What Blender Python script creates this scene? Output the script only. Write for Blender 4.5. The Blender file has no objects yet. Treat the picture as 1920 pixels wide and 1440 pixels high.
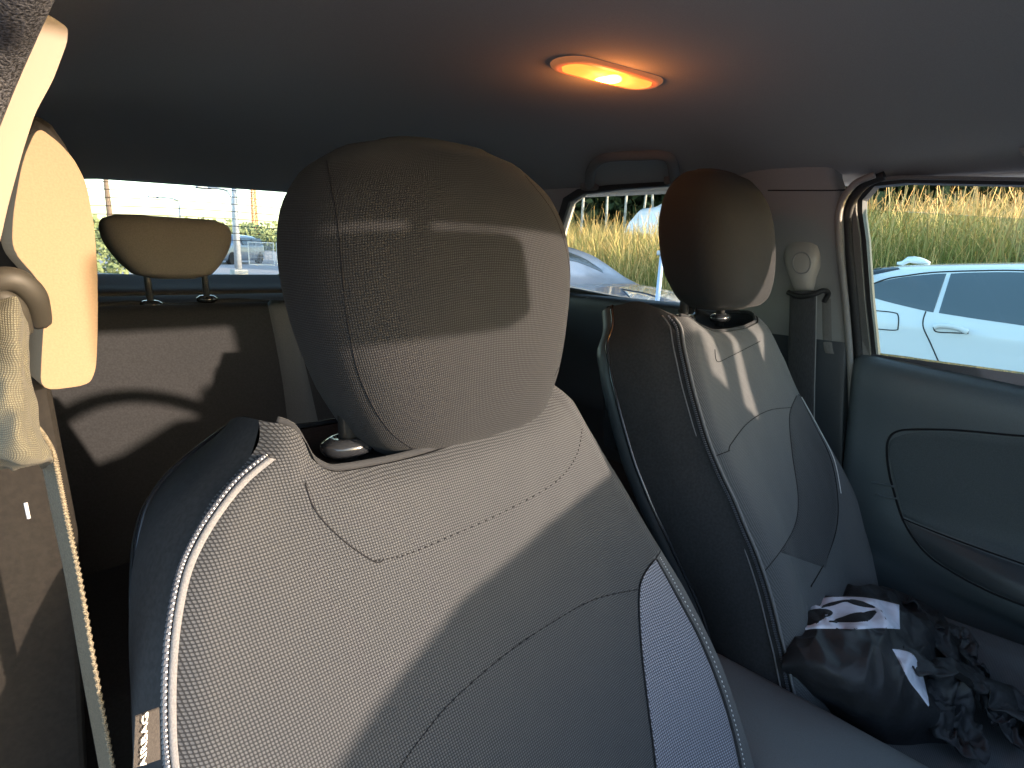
import bpy, bmesh, math, random
from math import radians as R, sin, cos, tan, pi, sqrt
from mathutils import Vector as V, noise
from mathutils.bvhtree import BVHTree
from mathutils.geometry import tessellate_polygon
random.seed(7)
S = bpy.context.scene
COL = S.collection
# ------------------------------------------------------------------ camera
CAM = V((0, 0, 1.22)); FPX = 1080.0
YAW, PIT, ROLL = R(45), R(13), R(2.5)
fw = V((sin(YAW)*cos(PIT), cos(YAW)*cos(PIT), -sin(PIT)))
rt0 = V((cos(YAW), -sin(YAW), 0)); up0 = rt0.cross(fw)
rt = rt0*cos(ROLL) + up0*sin(ROLL); up = -rt0*sin(ROLL) + up0*cos(ROLL)
cd = bpy.data.cameras.new('camera'); cam = bpy.data.objects.new('camera', cd); COL.objects.link(cam)
from mathutils import Matrix
m = Matrix((rt, up, -fw)).transposed().to_4x4(); m.translation = CAM; cam.matrix_world = m
cd.sensor_width = 36; cd.lens = 36*FPX/1920; cd.clip_start = .01; cd.clip_end = 2000
S.camera = cam
# ------------------------------------------------------------------ light
SUN_AZ, SUN_EL = R(-27), R(11)        # the light travels towards azimuth -27 deg (from +Y, clockwise positive)
world = bpy.data.worlds.new('World'); S.world = world; world.use_nodes = True
nt = world.node_tree; bg = nt.nodes['Background']
sky = nt.nodes.new('ShaderNodeTexSky'); sky.sky_type = 'NISHITA'; sky.sun_disc = False
sky.sun_elevation = SUN_EL; sky.sun_rotation = SUN_AZ + pi
sky.dust_density = 1.6; sky.ozone_density = 1.6
nt.links.new(sky.outputs[0], bg.inputs[0]); bg.inputs[1].default_value = .15
sd = bpy.data.lights.new('sun', 'SUN'); sd.energy = 2.0; sd.angle = R(.7); sd.color = (1, .79, .61)
so = bpy.data.objects.new('sun', sd); COL.objects.link(so)
dsun = V((sin(SUN_AZ)*cos(SUN_EL), cos(SUN_AZ)*cos(SUN_EL), -sin(SUN_EL)))
so.rotation_euler = dsun.to_track_quat('-Z', 'Y').to_euler(); so.location = (3, -5, 6)
S.view_settings.view_transform = 'Standard'; S.view_settings.look = 'None'
S.view_settings.exposure = 2.8; S.view_settings.gamma = 1
S.render.engine = 'CYCLES'
S.cycles.max_bounces = 10; S.cycles.transparent_max_bounces = 16
S.cycles.use_denoising = True
S.cycles.sample_clamp_indirect = 6

# ------------------------------------------------------------------ helpers
def ray(px, py): return (px-960)/FPX*rt - (py-720)/FPX*up + fw
def PX(px, py, x): d = ray(px, py); return CAM + d*((x-CAM.x)/d.x)
def PY(px, py, y): d = ray(px, py); return CAM + d*((y-CAM.y)/d.y)
def PZ(px, py, z): d = ray(px, py); return CAM + d*((z-CAM.z)/d.z)
def PP(px, py, p, n): d = ray(px, py); n = V(n); return CAM + d*((V(p)-CAM).dot(n)/d.dot(n))
def GP(px, dist, z=-.1):
    d = ray(px, 470); d.z = 0; d.normalize(); p = CAM + d*dist; p.z = z; return p
def tag(o, label=None, cat=None, group=None, kind=None):
    if label: o['label'] = label
    if cat: o['category'] = cat
    if group: o['group'] = group
    if kind: o['kind'] = kind
    return o
def empty(name, loc=(0, 0, 0), rz=0):
    o = bpy.data.objects.new(name, None); COL.objects.link(o); o.location = loc; o.rotation_euler = (0, 0, rz)
    o.empty_display_size = .1; return o
def wm(o):
    m_ = Matrix.Translation(o.location) @ o.rotation_euler.to_matrix().to_4x4()
    return wm(o.parent) @ m_ if o.parent else m_
def mesh(name, vs, fs, mat, parent=None, smooth=True, uvs=None, local=False, smooth_angle=None):
    me = bpy.data.meshes.new(name)
    if parent is not None and not local:
        inv = wm(parent).inverted()
        vs = [inv @ V(v) for v in vs]
    me.from_pydata([tuple(v) for v in vs], [], fs)
    for mm in (mat if isinstance(mat, (list, tuple)) else [mat]): me.materials.append(mm)
    if smooth:
        for p in me.polygons: p.use_smooth = True
    if uvs is not None:
        l = me.uv_layers.new(name='UVMap')
        for lp in me.loops: l.data[lp.index].uv = uvs[lp.vertex_index]
    me.update()
    o = bpy.data.objects.new(name, me); COL.objects.link(o)
    if parent is not None: o.parent = parent
    if smooth_angle:
        md = o.modifiers.new('es', 'EDGE_SPLIT'); md.split_angle = R(smooth_angle)
    return o
def cr(ps, t):
    n = len(ps)-1; x = max(0, min(n-1e-9, t*n)); i = int(x); f = x-i
    p0 = ps[max(i-1, 0)]; p1 = ps[i]; p2 = ps[i+1]; p3 = ps[min(i+2, n)]
    return .5*((2*p1)+(p2-p0)*f+(2*p0-5*p1+4*p2-p3)*f*f+(3*p1-p0-3*p2+p3)*f**3)
def crs(ps, n): return [cr(ps, i/(n-1)) for i in range(n)]
def interp(tab, z):
    # tab: sorted list of (z, *vals), smooth catmull in value space
    if z <= tab[0][0]: return tab[0][1:]
    if z >= tab[-1][0]: return tab[-1][1:]
    for i in range(len(tab)-1):
        if tab[i][0] <= z <= tab[i+1][0]:
            f = (z-tab[i][0])/(tab[i+1][0]-tab[i][0]); out = []
            for k in range(1, len(tab[0])):
                p1, p2 = tab[i][k], tab[i+1][k]
                p0 = tab[i-1][k] if i else p1; p3 = tab[i+2][k] if i+2 < len(tab) else p2
                out.append(.5*((2*p1)+(p2-p0)*f+(2*p0-5*p1+4*p2-p3)*f*f+(3*p1-p0-3*p2+p3)*f**3))
            return out
def gridfaces(nr, nc, off=0, closed=False):
    fs = []
    for r in range(nr-1):
        for c in range(nc-1 if not closed else nc):
            a = off+r*nc+c; b = off+r*nc+(c+1) % nc
            fs.append((a, b, b+nc, a+nc))
    return fs
def net(rows, nr, nc):
    # rows of control points -> dense grid of points (list), nr x nc
    rr = [crs(r, nc) for r in rows]
    cols = [[r[c] for r in rr] for c in range(nc)]
    cc = [crs(c, nr) for c in cols]
    return [cc[c][r] for r in range(nr) for c in range(nc)]
def netmesh(name, rows, nr, nc, mat, parent=None, thick=0, disp=None, uvscale=1, **kw):
    g = net([[V(p) for p in r] for r in rows], nr, nc)
    if disp: g = [p+disp(p, (i % nc)/(nc-1), (i//nc)/(nr-1)) for i, p in enumerate(g)]
    uv = [0]*len(g)
    for c in range(nc):
        acc = 0
        for r in range(nr):
            i = r*nc+c
            if r: acc += (g[i]-g[i-nc]).length
            uv[i] = [0, -acc]
    for r in range(nr):
        acc = 0
        for c in range(nc):
            i = r*nc+c
            if c: acc += (g[i]-g[i-1]).length
            uv[i][0] = acc
    o = mesh(name, g, gridfaces(nr, nc), mat, parent, uvs=uv, **kw)
    if thick:
        s = o.modifiers.new('s', 'SOLIDIFY'); s.thickness = thick; s.offset = 0
    return o
def superring(cx, cy, z, a, bf, bb, n, k, tilt=0):
    pts = []
    for i in range(k):
        t = 2*pi*i/k; c, s = cos(t), sin(t)
        x = a*math.copysign(abs(c)**(2/n), c); y = math.copysign(abs(s)**(2/n), s)
        y = y*bb if y > 0 else y*bf
        pts.append(V((cx+x, cy+y, z+tilt*y)))
    return pts
def rings(name, rs, mat, parent=None, cap=True, uvs=None, **kw):
    k = len(rs[0]); vs = [p for r in rs for p in r]; fs = gridfaces(len(rs), k, closed=True)
    uvs = [(p.x+.3*p.y if abs(p.y) < 90 else 0, p.z) for p in vs]+[(0, 0)]*2
    if k == 64:
        uvs = []; acc = [0]*k
        for j, r_ in enumerate(rs):
            ref = rs[len(rs)//2]; a = 0
            for i, p in enumerate(r_):
                if j: acc[i] += (p-rs[j-1][i]).length
                if i: a += (ref[i]-ref[i-1]).length
                uvs.append((a, acc[i]))
        uvs += [(0, 0)]*2
    if cap:
        for r, rev in ((0, True), (len(rs)-1, False)):
            c = sum(rs[r], V())/k; ci = len(vs); vs.append(c)
            for j in range(k):
                a, b = r*k+j, r*k+(j+1) % k
                fs.append((ci, b, a) if rev else (ci, a, b))
    return mesh(name, vs, fs, mat, parent, uvs=uvs, **kw)
def tubegeo(path, r, seg=8, closed=False, flat=None):
    path = [V(p) for p in path]; n = len(path); vs = []; fs = []
    t0 = (path[1]-path[0]).normalized(); nn = t0.orthogonal().normalized()
    for i, p in enumerate(path):
        if closed: t = (path[(i+1) % n]-path[i-1]).normalized()
        else: t = (path[min(i+1, n-1)]-path[max(i-1, 0)]).normalized()
        nn = (nn-t*nn.dot(t)).normalized(); bn = t.cross(nn)
        rr = r(i/(n-1)) if callable(r) else r
        for j in range(seg):
            a = 2*pi*j/seg; vs.append(p+nn*cos(a)*rr+bn*sin(a)*rr)
    for i in range(n if closed else n-1):
        for j in range(seg):
            a = i*seg+j; b = i*seg+(j+1) % seg; c = ((i+1) % n)*seg+(j+1) % seg; d = ((i+1) % n)*seg+j
            fs.append((a, b, c, d))
    if not closed:
        fs.append(tuple(range(seg))[::-1]); fs.append(tuple((n-1)*seg+j for j in range(seg)))
    return vs, fs
class MB:
    def __init__(s): s.v = []; s.f = []
    def add(s, vs, fs):
        o = len(s.v); s.v += list(vs); s.f += [tuple(i+o for i in f) for f in fs]; return s
    def tube(s, path, r, seg=8, closed=False): return s.add(*tubegeo(path, r, seg, closed))
    def box(s, c, d, rot=None):
        c = V(c); h = V(d)/2; vs = []
        for x in (-1, 1):
            for y in (-1, 1):
                for z in (-1, 1):
                    p = V((x*h.x, y*h.y, z*h.z)); vs.append(c+(rot @ p if rot else p))
        return s.add(vs, [(0, 1, 3, 2), (4, 6, 7, 5), (0, 4, 5, 1), (2, 3, 7, 6), (0, 2, 6, 4), (1, 5, 7, 3)])
    def build(s, name, mat, parent=None, bevel=0, **kw):
        o = mesh(name, s.v, s.f, mat, parent, **kw)
        if bevel:
            b = o.modifiers.new('b', 'BEVEL'); b.width = bevel; b.segments = 3; b.limit_method = 'ANGLE'
        return o
def tube(name, path, r, mat, parent=None, seg=8, n=None, closed=False):
    path = [V(p) for p in path]
    if n: path = crs(path, n)
    return MB().tube(path, r, seg, closed).build(name, mat, parent)
def polyslab(name, outer, holes, dirv, mat, parent=None, bevel=0, smooth=False):
    # outer/holes: lists of 3-D points roughly in a plane; extruded by dirv
    loops = [outer]+list(holes); pts = [V(p) for l in loops for p in l]
    n0 = V((0, 0, 0))
    for i in range(len(outer)): n0 += V(outer[i]).cross(V(outer[(i+1) % len(outer)]))
    n0.normalize(); q = n0.to_track_quat('Z', 'Y').to_matrix().inverted()
    fl = [[V(((q @ V(p)).x, (q @ V(p)).y, 0)) for p in l] for l in loops]
    tr = tessellate_polygon(fl); N = len(pts); d = V(dirv)
    vs = pts+[p+d for p in pts]; fs = []
    for t in tr: fs.append(tuple(t)); fs.append(tuple(i+N for i in reversed(t)))
    o = 0
    for l in loops:
        k = len(l)
        for i in range(k):
            a = o+i; b = o+(i+1) % k; fs.append((a, b, b+N, a+N))
        o += k
    ob = mesh(name, vs, fs, mat, parent, smooth=smooth)
    bm = bmesh.new(); bm.from_mesh(ob.data); bmesh.ops.recalc_face_normals(bm, faces=bm.faces); bm.to_mesh(ob.data); bm.free()
    if bevel:
        b = ob.modifiers.new('b', 'BEVEL'); b.width = bevel; b.segments = 3; b.limit_method = 'ANGLE'
    return ob
def rnd(pts, n=6, frac=.3):
    # round the corners of a closed polygon (list of Vectors)
    out = []; k = len(pts)
    for i in range(k):
        p0, p1, p2 = V(pts[i-1]), V(pts[i]), V(pts[(i+1) % k])
        a = p1.lerp(p0, frac); b = p1.lerp(p2, frac)
        for j in range(n+1):
            t = j/n; out.append(a*(1-t)**2+p1*2*t*(1-t)+b*t*t)
    return out
def bvh_of(obs):
    vs = []; fs = []
    for o in obs:
        off = len(vs); W = wm(o)
        vs += [W @ v.co for v in o.data.vertices]; fs += [tuple(i+off for i in p.vertices) for p in o.data.polygons]
    return BVHTree.FromPolygons(vs, fs)
def cast(b, px, py, off=.001):
    d = ray(px, py).normalized(); h, n, i, t = b.ray_cast(CAM, d)
    if h is None: return None
    if n.dot(d) > 0: n = -n
    return h+n*off
def castline(b, pts, n, off=.0005):
    P = crs([V((x, y, 0)) for x, y in pts], n); out = []
    for p in P:
        h = cast(b, p.x, p.y, off)
        if h is not None: out.append(h)
    return out
def seam(name, b, pts, mat, parent, r=.0009, n=60, off=.0002, dash=0):
    P = castline(b, pts, n, off); mb = MB()
    if len(P) < 3: return None
    if dash:
        i = 0
        while i < len(P)-2:
            mb.tube(P[i:i+2], r, 5); i += dash
    else: mb.tube(P, r, 6)
    return mb.build(name, mat, parent)
def castpatch(name, b, c1, c2, n, m, mat, parent, off=.002, thick=0, bulge=0):
    A = crs([V((x, y, 0)) for x, y in c1], n); B = crs([V((x, y, 0)) for x, y in c2], n); g = []; last = None
    for i in range(n):
        for j in range(m):
            p = A[i].lerp(B[i], j/(m-1)); e = min(j, m-1-j, i, n-1-i)
            h = cast(b, p.x, p.y, off if e > 0 else off*.15)
            if h is None: h = last if last is not None else PY(p.x, p.y, .4)
            last = h; g.append(h)
    uv = [(p.x+p.y*.25, p.z*1.08) for p in g]
    o = mesh(name, g, gridfaces(n, m), mat, parent, uvs=uv)
    return o
# ------------------------------------------------------------------ materials
def nmat(name, col, rough=.7, spec=.5, metal=0, coat=0):
    mt = bpy.data.materials.new(name); mt.use_nodes = True; n = mt.node_tree.nodes; b = n['Principled BSDF']
    b.inputs['Base Color'].default_value = (*col, 1); b.inputs['Roughness'].default_value = rough
    b.inputs['Specular IOR Level'].default_value = spec; b.inputs['Metallic'].default_value = metal
    b.inputs['Coat Weight'].default_value = coat; b.inputs['Coat Roughness'].default_value = .05
    return mt
def addnoise(mt, scale=200, amt=.15, bump=.1, dist=.001, detail=4, stretch=None, col2=None, coord='Object'):
    n = mt.node_tree.nodes; L = mt.node_tree.links; b = n['Principled BSDF']
    tc = n.new('ShaderNodeTexCoord'); mp = n.new('ShaderNodeMapping'); L.new(tc.outputs[coord], mp.inputs[0])
    if stretch: mp.inputs['Scale'].default_value = stretch
    no = n.new('ShaderNodeTexNoise'); no.inputs['Scale'].default_value = scale; no.inputs['Detail'].default_value = detail
    L.new(mp.outputs[0], no.inputs['Vector'])
    mx = n.new('ShaderNodeMix'); mx.data_type = 'RGBA'; c = b.inputs['Base Color'].default_value[:]
    mx.inputs[6].default_value = (*[x*(1-amt) for x in c[:3]], 1)
    mx.inputs[7].default_value = (*(col2 if col2 else [min(1, x*(1+amt)) for x in c[:3]]), 1)
    cr_ = n.new('ShaderNodeValToRGB'); cr_.color_ramp.elements[0].position = .35; cr_.color_ramp.elements[1].position = .65
    L.new(no.outputs[0], cr_.inputs[0]); L.new(cr_.outputs[0], mx.inputs[0]); L.new(mx.outputs[2], b.inputs['Base Color'])
    if bump:
        bp = n.new('ShaderNodeBump'); bp.inputs['Strength'].default_value = bump; bp.inputs['Distance'].default_value = dist
        L.new(no.outputs[0], bp.inputs['Height']); L.new(bp.outputs[0], b.inputs['Normal'])
    return mt
def math_(nt, op, a, b=None):
    q = nt.nodes.new('ShaderNodeMath'); q.operation = op
    for i, v in enumerate((a, b)):
        if v is None: continue
        if isinstance(v, (int, float)): q.inputs[i].default_value = v
        else: nt.links.new(v, q.inputs[i])
    return q.outputs[0]
def weave(name, dark, light, pitch, rough=.9, bump=.5, cover=.5, uv=True):
    mt = nmat(name, dark, rough, .25); N = mt.node_tree; n = N.nodes; L = N.links; b = n['Principled BSDF']
    b.inputs['Sheen Weight'].default_value = .06; b.inputs['Sheen Roughness'].default_value = .5
    tc = n.new('ShaderNodeTexCoord'); sp = n.new('ShaderNodeSeparateXYZ'); 
    nz = n.new('ShaderNodeTexNoise'); nz.inputs['Scale'].default_value = 60; 
    L.new(tc.outputs['UV'], nz.inputs['Vector'])
    vm = n.new('ShaderNodeVectorMath'); vm.operation = 'MULTIPLY_ADD'; L.new(nz.outputs['Color'], vm.inputs[0]); vm.inputs[1].default_value = (.0012, .0012, 0); L.new(tc.outputs['UV'], vm.inputs[2])
    L.new(vm.outputs[0], sp.inputs[0])
    k = 2*pi/pitch
    u = math_(N, 'MULTIPLY', sp.outputs[0], k/2); v = math_(N, 'MULTIPLY', sp.outputs[1], k/2)
    a = math_(N, 'ABSOLUTE', math_(N, 'SINE', u)); c = math_(N, 'ABSOLUTE', math_(N, 'SINE', v))
    h = math_(N, 'MULTIPLY', a, c)
    ramp = n.new('ShaderNodeValToRGB'); ramp.color_ramp.elements[0].position = cover-.15; ramp.color_ramp.elements[1].position = cover+.15
    L.new(h, ramp.inputs[0])
    n2 = n.new('ShaderNodeTexNoise'); n2.inputs['Scale'].default_value = 900; L.new(tc.outputs['UV'], n2.inputs['Vector'])
    fac = math_(N, 'MULTIPLY', ramp.outputs[0], math_(N, 'ADD', n2.outputs[0], .45))
    mx = n.new('ShaderNodeMix'); mx.data_type = 'RGBA'; mx.inputs[6].default_value = (*dark, 1); mx.inputs[7].default_value = (*light, 1)
    L.new(fac, mx.inputs[0]); L.new(mx.outputs[2], b.inputs['Base Color'])
    bp = n.new('ShaderNodeBump'); bp.inputs['Strength'].default_value = bump; bp.inputs['Distance'].default_value = .0006
    L.new(h, bp.inputs['Height']); L.new(bp.outputs[0], b.inputs['Normal'])
    return mt
M = {}
M['weave'] = weave('grey_weave', (.016, .0175, .020), (.068, .071, .077), .0021, cover=.42)
M['knit'] = weave('fine_knit', (.055, .058, .062), (.105, .11, .115), .0018, cover=.45, bump=.3)
M['hrdark'] = weave('dark_headrest_knit', (.007, .0075, .009), (.018, .019, .022), .0018, cover=.42, bump=.5)
M['insert'] = weave('bolster_mesh', (.04, .043, .055), (.23, .24, .29), .0026, cover=.4)
M['hrknit'] = weave('headrest_knit', (.0065, .007, .0085), (.025, .0265, .030), .0020, cover=.42, bump=.6)
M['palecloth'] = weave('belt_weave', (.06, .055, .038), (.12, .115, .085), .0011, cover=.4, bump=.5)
M['side'] = addnoise(nmat('side_fabric', (.024, .025, .027), .95, .2), 300, .15, .08)
M['black'] = addnoise(nmat('black_fabric', (.018, .018, .020), .9, .3), 500, .3, .3)
M['thread'] = nmat('thread_dark', (.012, .012, .014), .9, .2)
M['stitch'] = nmat('thread_pale', (.55, .55, .56), .8, .3)
M['tape'] = addnoise(nmat('zip_tape', (.14, .14, .145), .85, .3), 900, .15, .3)
M['teeth'] = nmat('zip_teeth', (.06, .065, .08), .45, .5)
M['plastic'] = addnoise(nmat('dark_plastic', (.035, .042, .048), .45, .5), 700, .12, .15, .0004)
M['plastic2'] = addnoise(nmat('door_plastic', (.075, .092, .10), .5, .5), 900, .12, .2, .0004)
M['rubber'] = addnoise(nmat('rubber_seal', (.02, .021, .022), .6, .4), 300, .2, .1)
M['gloss'] = nmat('gloss_black', (.02, .022, .026), .15, .6)
M['liner'] = addnoise(nmat('headliner_cloth', (.36, .36, .35), .95, .1), 700, .06, .25, .0006)
M['trim'] = addnoise(nmat('greige_trim', (.26, .26, .25), .6, .4), 900, .06, .15, .0004)
M['paint_in'] = addnoise(nmat('warm_lit_paint', (.19, .14, .095), .45, .4), 6, .08, 0)  # grey body paint, warmed by orange light put into the colour
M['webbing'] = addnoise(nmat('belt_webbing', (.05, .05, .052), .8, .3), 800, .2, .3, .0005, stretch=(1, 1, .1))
M['neartrim'] = addnoise(nmat('warm_lit_trim', (.21, .145, .085), .7, .25), 900, .06, .15, .0004)  # near pillar trim with the orange light put into its colour

M['braid'] = addnoise(nmat('braid', (.14, .12, .085), .8, .3), 900, .5, .6, .001)
M['handle'] = addnoise(nmat('handle_plastic', (.17, .16, .15), .8, .2), 900, .1, .1)
M['steel'] = nmat('steel', (.5, .5, .5), .3, .5, 1)
M['white_cloth'] = addnoise(nmat('white_print', (.62, .64, .74), .8, .3), 60, .08, .3, .002)
M['bag'] = addnoise(nmat('bag_nylon', (.014, .015, .018), .6, .5), 40, .3, .5, .005, detail=6)
M['tagcloth'] = addnoise(nmat('tag_cloth', (.05, .045, .042), .9, .2), 900, .2, .2)
M['wht'] = nmat('white_letter', (.8, .78, .7), .7, .3)
M['concrete'] = addnoise(nmat('concrete', (.4, .4, .38), .9, .2), 3, .2, .2)
M['metalpost'] = addnoise(nmat('galvanised', (.35, .37, .40), .5, .5, .4), 8, .15, 0)
M['wood'] = addnoise(nmat('pole_wood', (.16, .12, .09), .9, .2), 5, .3, .2, stretch=(4, 4, .5))
M['tyre'] = nmat('tyre', (.02, .02, .02), .85, .3)
def glassmat(name, tint, gloss=.06):
    mt = bpy.data.materials.new(name); mt.use_nodes = True; N = mt.node_tree; n = N.nodes; n.clear()
    o = n.new('ShaderNodeOutputMaterial'); t = n.new('ShaderNodeBsdfTransparent'); t.inputs[0].default_value = (*tint, 1)
    g = n.new('ShaderNodeBsdfGlossy'); g.inputs['Roughness'].default_value = .02; mx = n.new('ShaderNodeMixShader')
    fr = n.new('ShaderNodeFresnel'); fr.inputs[0].default_value = 1.35
    N.links.new(fr.outputs[0], mx.inputs[0]); N.links.new(t.outputs[0], mx.inputs[1]); N.links.new(g.outputs[0], mx.inputs[2]); N.links.new(mx.outputs[0], o.inputs[0]); return mt
M['glass'] = glassmat('green_glass', (.80, .885, .86))
M['clear'] = glassmat('clear_glass', (.92, .95, .93))
def emis(name, col, st):
    mt = bpy.data.materials.new(name); mt.use_nodes = True; n = mt.node_tree.nodes; b = n['Principled BSDF']
    b.inputs['Base Color'].default_value = (*col, 1); b.inputs['Emission Color'].default_value = (*col, 1); b.inputs['Emission Strength'].default_value = st; return mt
def carpaint(name, col): return nmat(name, col, .35, .5, 0, 1.0)
M['cwhite'] = carpaint('white_paint', (.75, .78, .80)); M['cblue'] = carpaint('blue_paint', (.14, .17, .23))
M['cdark'] = carpaint('dark_paint', (.03, .035, .05)); M['cglass'] = nmat('dark_car_glass', (.03, .04, .05), .05, .8)
M['wglass'] = nmat('tinted_side_glass', (.09, .12, .14), .08, .8)
M['lamp'] = nmat('lamp_glass', (.6, .62, .65), .08, .8, 0, 1)
# ------------------------------------------------------------------ setting: ground, bank, hills
gm = addnoise(nmat('asphalt', (.30, .285, .29), .9, .2), 60, .2, .3, .01)
mesh('asphalt_ground', [(-400, -400, -.1), (800, -400, -.1), (800, 800, -.1), (-400, 800, -.1)], [(0, 1, 2, 3)], gm, smooth=False)['kind'] = 'structure'
def bank_z(x, y):
    e = max(0, min(1, (x-6.25)/1.3)); e = e*e*(3-2*e)
    f = max(0, min(1, (4.5-y)/2.5)); f = f*f*(3-2*f)
    return -.094+e*(.50+.45*f)+max(0, x-9)*.11+.05*noise.noise(V((x*.5, y*.5, 0)))*e
sm = addnoise(nmat('grassy_soil', (.07, .085, .03), 1, .1), 4, .4, .3, .05)
bv = []; nx, ny = 60, 60
for j in range(ny):
    for i in range(nx):
        x = 6.2+i*22/(nx-1); y = -14+j*31/(ny-1); bv.append((x, y, bank_z(x, y)))
mesh('grass_bank', bv, gridfaces(ny, nx), sm)['kind'] = 'structure'
hm = addnoise(nmat('far_hills', (.06, .085, .06), 1, .05), .02, .3, 0)
hv = []
for i in range(80):
    a = R(-30+i*1.6); d = 420
    h = 9+5*noise.noise(V((i*.13, 3, 1)))+2*noise.noise(V((i*.5, 7, 1)))
    x, y = sin(a), cos(a)
    hv += [(x*d, y*d, -1), (x*(d+60), y*(d+60), h), (x*(d+200), y*(d+200), -1)]
mesh('hills', hv, [(3*i+k, 3*i+3+k, 3*i+4+k, 3*i+1+k) for i in range(79) for k in (0, 1)], hm)['kind'] = 'structure'
# ------------------------------------------------------------------ our car: cabin shell
car = empty('hatchback_car', (.66, .8, -.1))
tag(car, 'hatchback cabin all around the seats, with grey headliner, lit roof lamp and dark door panel', 'car')
def XF(z): return 1.40 if z < 1.05 else 1.40-.21*(z-1.05)
def FP(px, py, off=0):
    p = PP(px, py, (1.40-off, 0, 1.05), (1, 0, .21))
    return p if p.z > 1.05 else PX(px, py, 1.40-off)
def lin_z(x, y):
    e = 1.345+.03*x
    if x < 0: e = 1.345+.05*x
    u = min(1, abs((x-.68)/.70)); f = 1-u**2.8
    r = 1
    if y > 1.25: r *= max(0, 1-((y-1.25)/.68)**2.2)
    if y < 0: r *= max(0, 1-(-y/.62)**2)
    return e+(1.47-e)*f*r
hl = []; nx, ny = 60, 90
for j in range(ny):
    for i in range(nx):
        x = -.03+i*1.42/(nx-1); y = -.19+j*2.11/(ny-1)
        z = lin_z(x, y)
        if x < .12: z = min(z, 1.345+(x+.0)*.45) if x > 0 else 1.345
        hl.append((x, y, z))
headliner = mesh('headliner', hl, gridfaces(ny, nx), M['liner'], car)
sld = headliner.modifiers.new('s', 'SOLIDIFY'); sld.thickness = -.02
rf = [(x, y, z+.05) for x, y, z in hl]
roofo = mesh('roof_skin', rf, gridfaces(ny, nx), M['cdark'], car)
# seam on the headliner above the far pillar (headliner / pillar trim joint)
# dome light
dome_c = PZ(1141, 136, lin_z(.71, .55))
D1 = (PZ(1232, 160, 1.468)-PZ(1045, 112, 1.468)); ax = D1.normalized(); ay = V((-ax.y, ax.x, 0))
def stad(c, l, w, n=10):
    pts = []
    for k in range(2*n):
        a = -pi/2+pi*(k % n)/(n-1)+(pi if k >= n else 0); s = 1 if k < n else -1
        pts.append(c+ax*(s*(l-w)+cos(a)*w*1.0)+ay*sin(a)*w)
    return pts
L0 = D1.length/2
zc = lin_z(dome_c.x, dome_c.y)
def dz(pts, z): return [V((p.x, p.y, z)) for p in pts]
dome = rings('dome_light', [dz(stad(dome_c, L0*1.02, .033), zc+.008), dz(stad(dome_c, L0*1.02, .034), zc-.002), dz(stad(dome_c, L0*.97, .030), zc-.0055), dz(stad(dome_c, L0*.86, .023), zc-.006), dz(stad(dome_c, L0*.85, .022), zc-.002)],
             emis('lamp_bezel', (.75, .26, .10), .05), car)
tag(dome, 'lit orange roof lamp')
mlens = bpy.data.materials.new('lit_lens'); mlens.use_nodes = True; N = mlens.node_tree; b = N.nodes['Principled BSDF']
tc = N.nodes.new('ShaderNodeTexCoord'); gr = N.nodes.new('ShaderNodeTexGradient'); gr.gradient_type = 'SPHERICAL'
mp = N.nodes.new('ShaderNodeMapping'); N.links.new(tc.outputs['Object'], mp.inputs[0]); N.links.new(mp.outputs[0], gr.inputs[0])
cr_ = N.nodes.new('ShaderNodeValToRGB'); N.links.new(gr.outputs[0], cr_.inputs[0])
els = cr_.color_ramp.elements; els[0].position = 0; els[0].color = (.30, .09, .012, 1); els[1].position = 1; els[1].color = (9, 7, 4, 1)
e = els.new(.35); e.color = (.34, .13, .02, 1); e = els.new(.52); e.color = (1.6, .9, .01, 1); e = els.new(.75); e.color = (4, 3, .8, 1)
b.inputs['Base Color'].default_value = (.3, .2, .1, 1); N.links.new(cr_.outputs[0], b.inputs['Emission Color']); b.inputs['Emission Strength'].default_value = 1.0
lens = rings('lens', [dz(stad(V((0, 0, 0)), L0*.85, .022), .001), dz(stad(V((0, 0, 0)), L0*.83, .021), -.006), dz(stad(V((0, 0, 0)), L0*.6, .012), -.009)], mlens, None)
lens.parent = dome; lens.location = V((dome_c.x, dome_c.y, zc-.001))-car.location
mp.inputs['Scale'].default_value = (22, 22, 22); mp.vector_type = 'POINT'
bulb = bpy.data.lights.new('dome_bulb', 'POINT'); bulb.energy = .09; bulb.color = (1, .30, .07); bulb.shadow_soft_size = .02
bo = bpy.data.objects.new('dome_bulb', bulb); COL.objects.link(bo); bo.parent = dome
bo.location = V((dome_c.x, dome_c.y, zc-.028))-car.location
# grab handle
hlb = bvh_of([headliner])
gh = []
for (px_, py_), of in zip([(1106, 346), (1109, 318), (1128, 298), (1160, 292), (1200, 291), (1238, 290), (1258, 300), (1266, 334)], (.006, .012, .018, .021, .022, .021, .017, .006)):
    h = cast(hlb, px_, py_, 0); gh.append(h+(CAM-h).normalized()*of)
tube('grab_handle', gh, lambda t: .0115+.003*abs(2*t-1)**3, M['handle'], car, 10, 40)
for q in (gh[0], gh[-1]): MB().box(q-(CAM-q).normalized()*.008, (.03, .05, .03)).build('handle_mount', M['handle'], car, bevel=.008)
MB().box((1.405, .9, 1.425), (.09, 2.3, .075)).build('cant_rail', M['liner'], car, bevel=.015)
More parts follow.
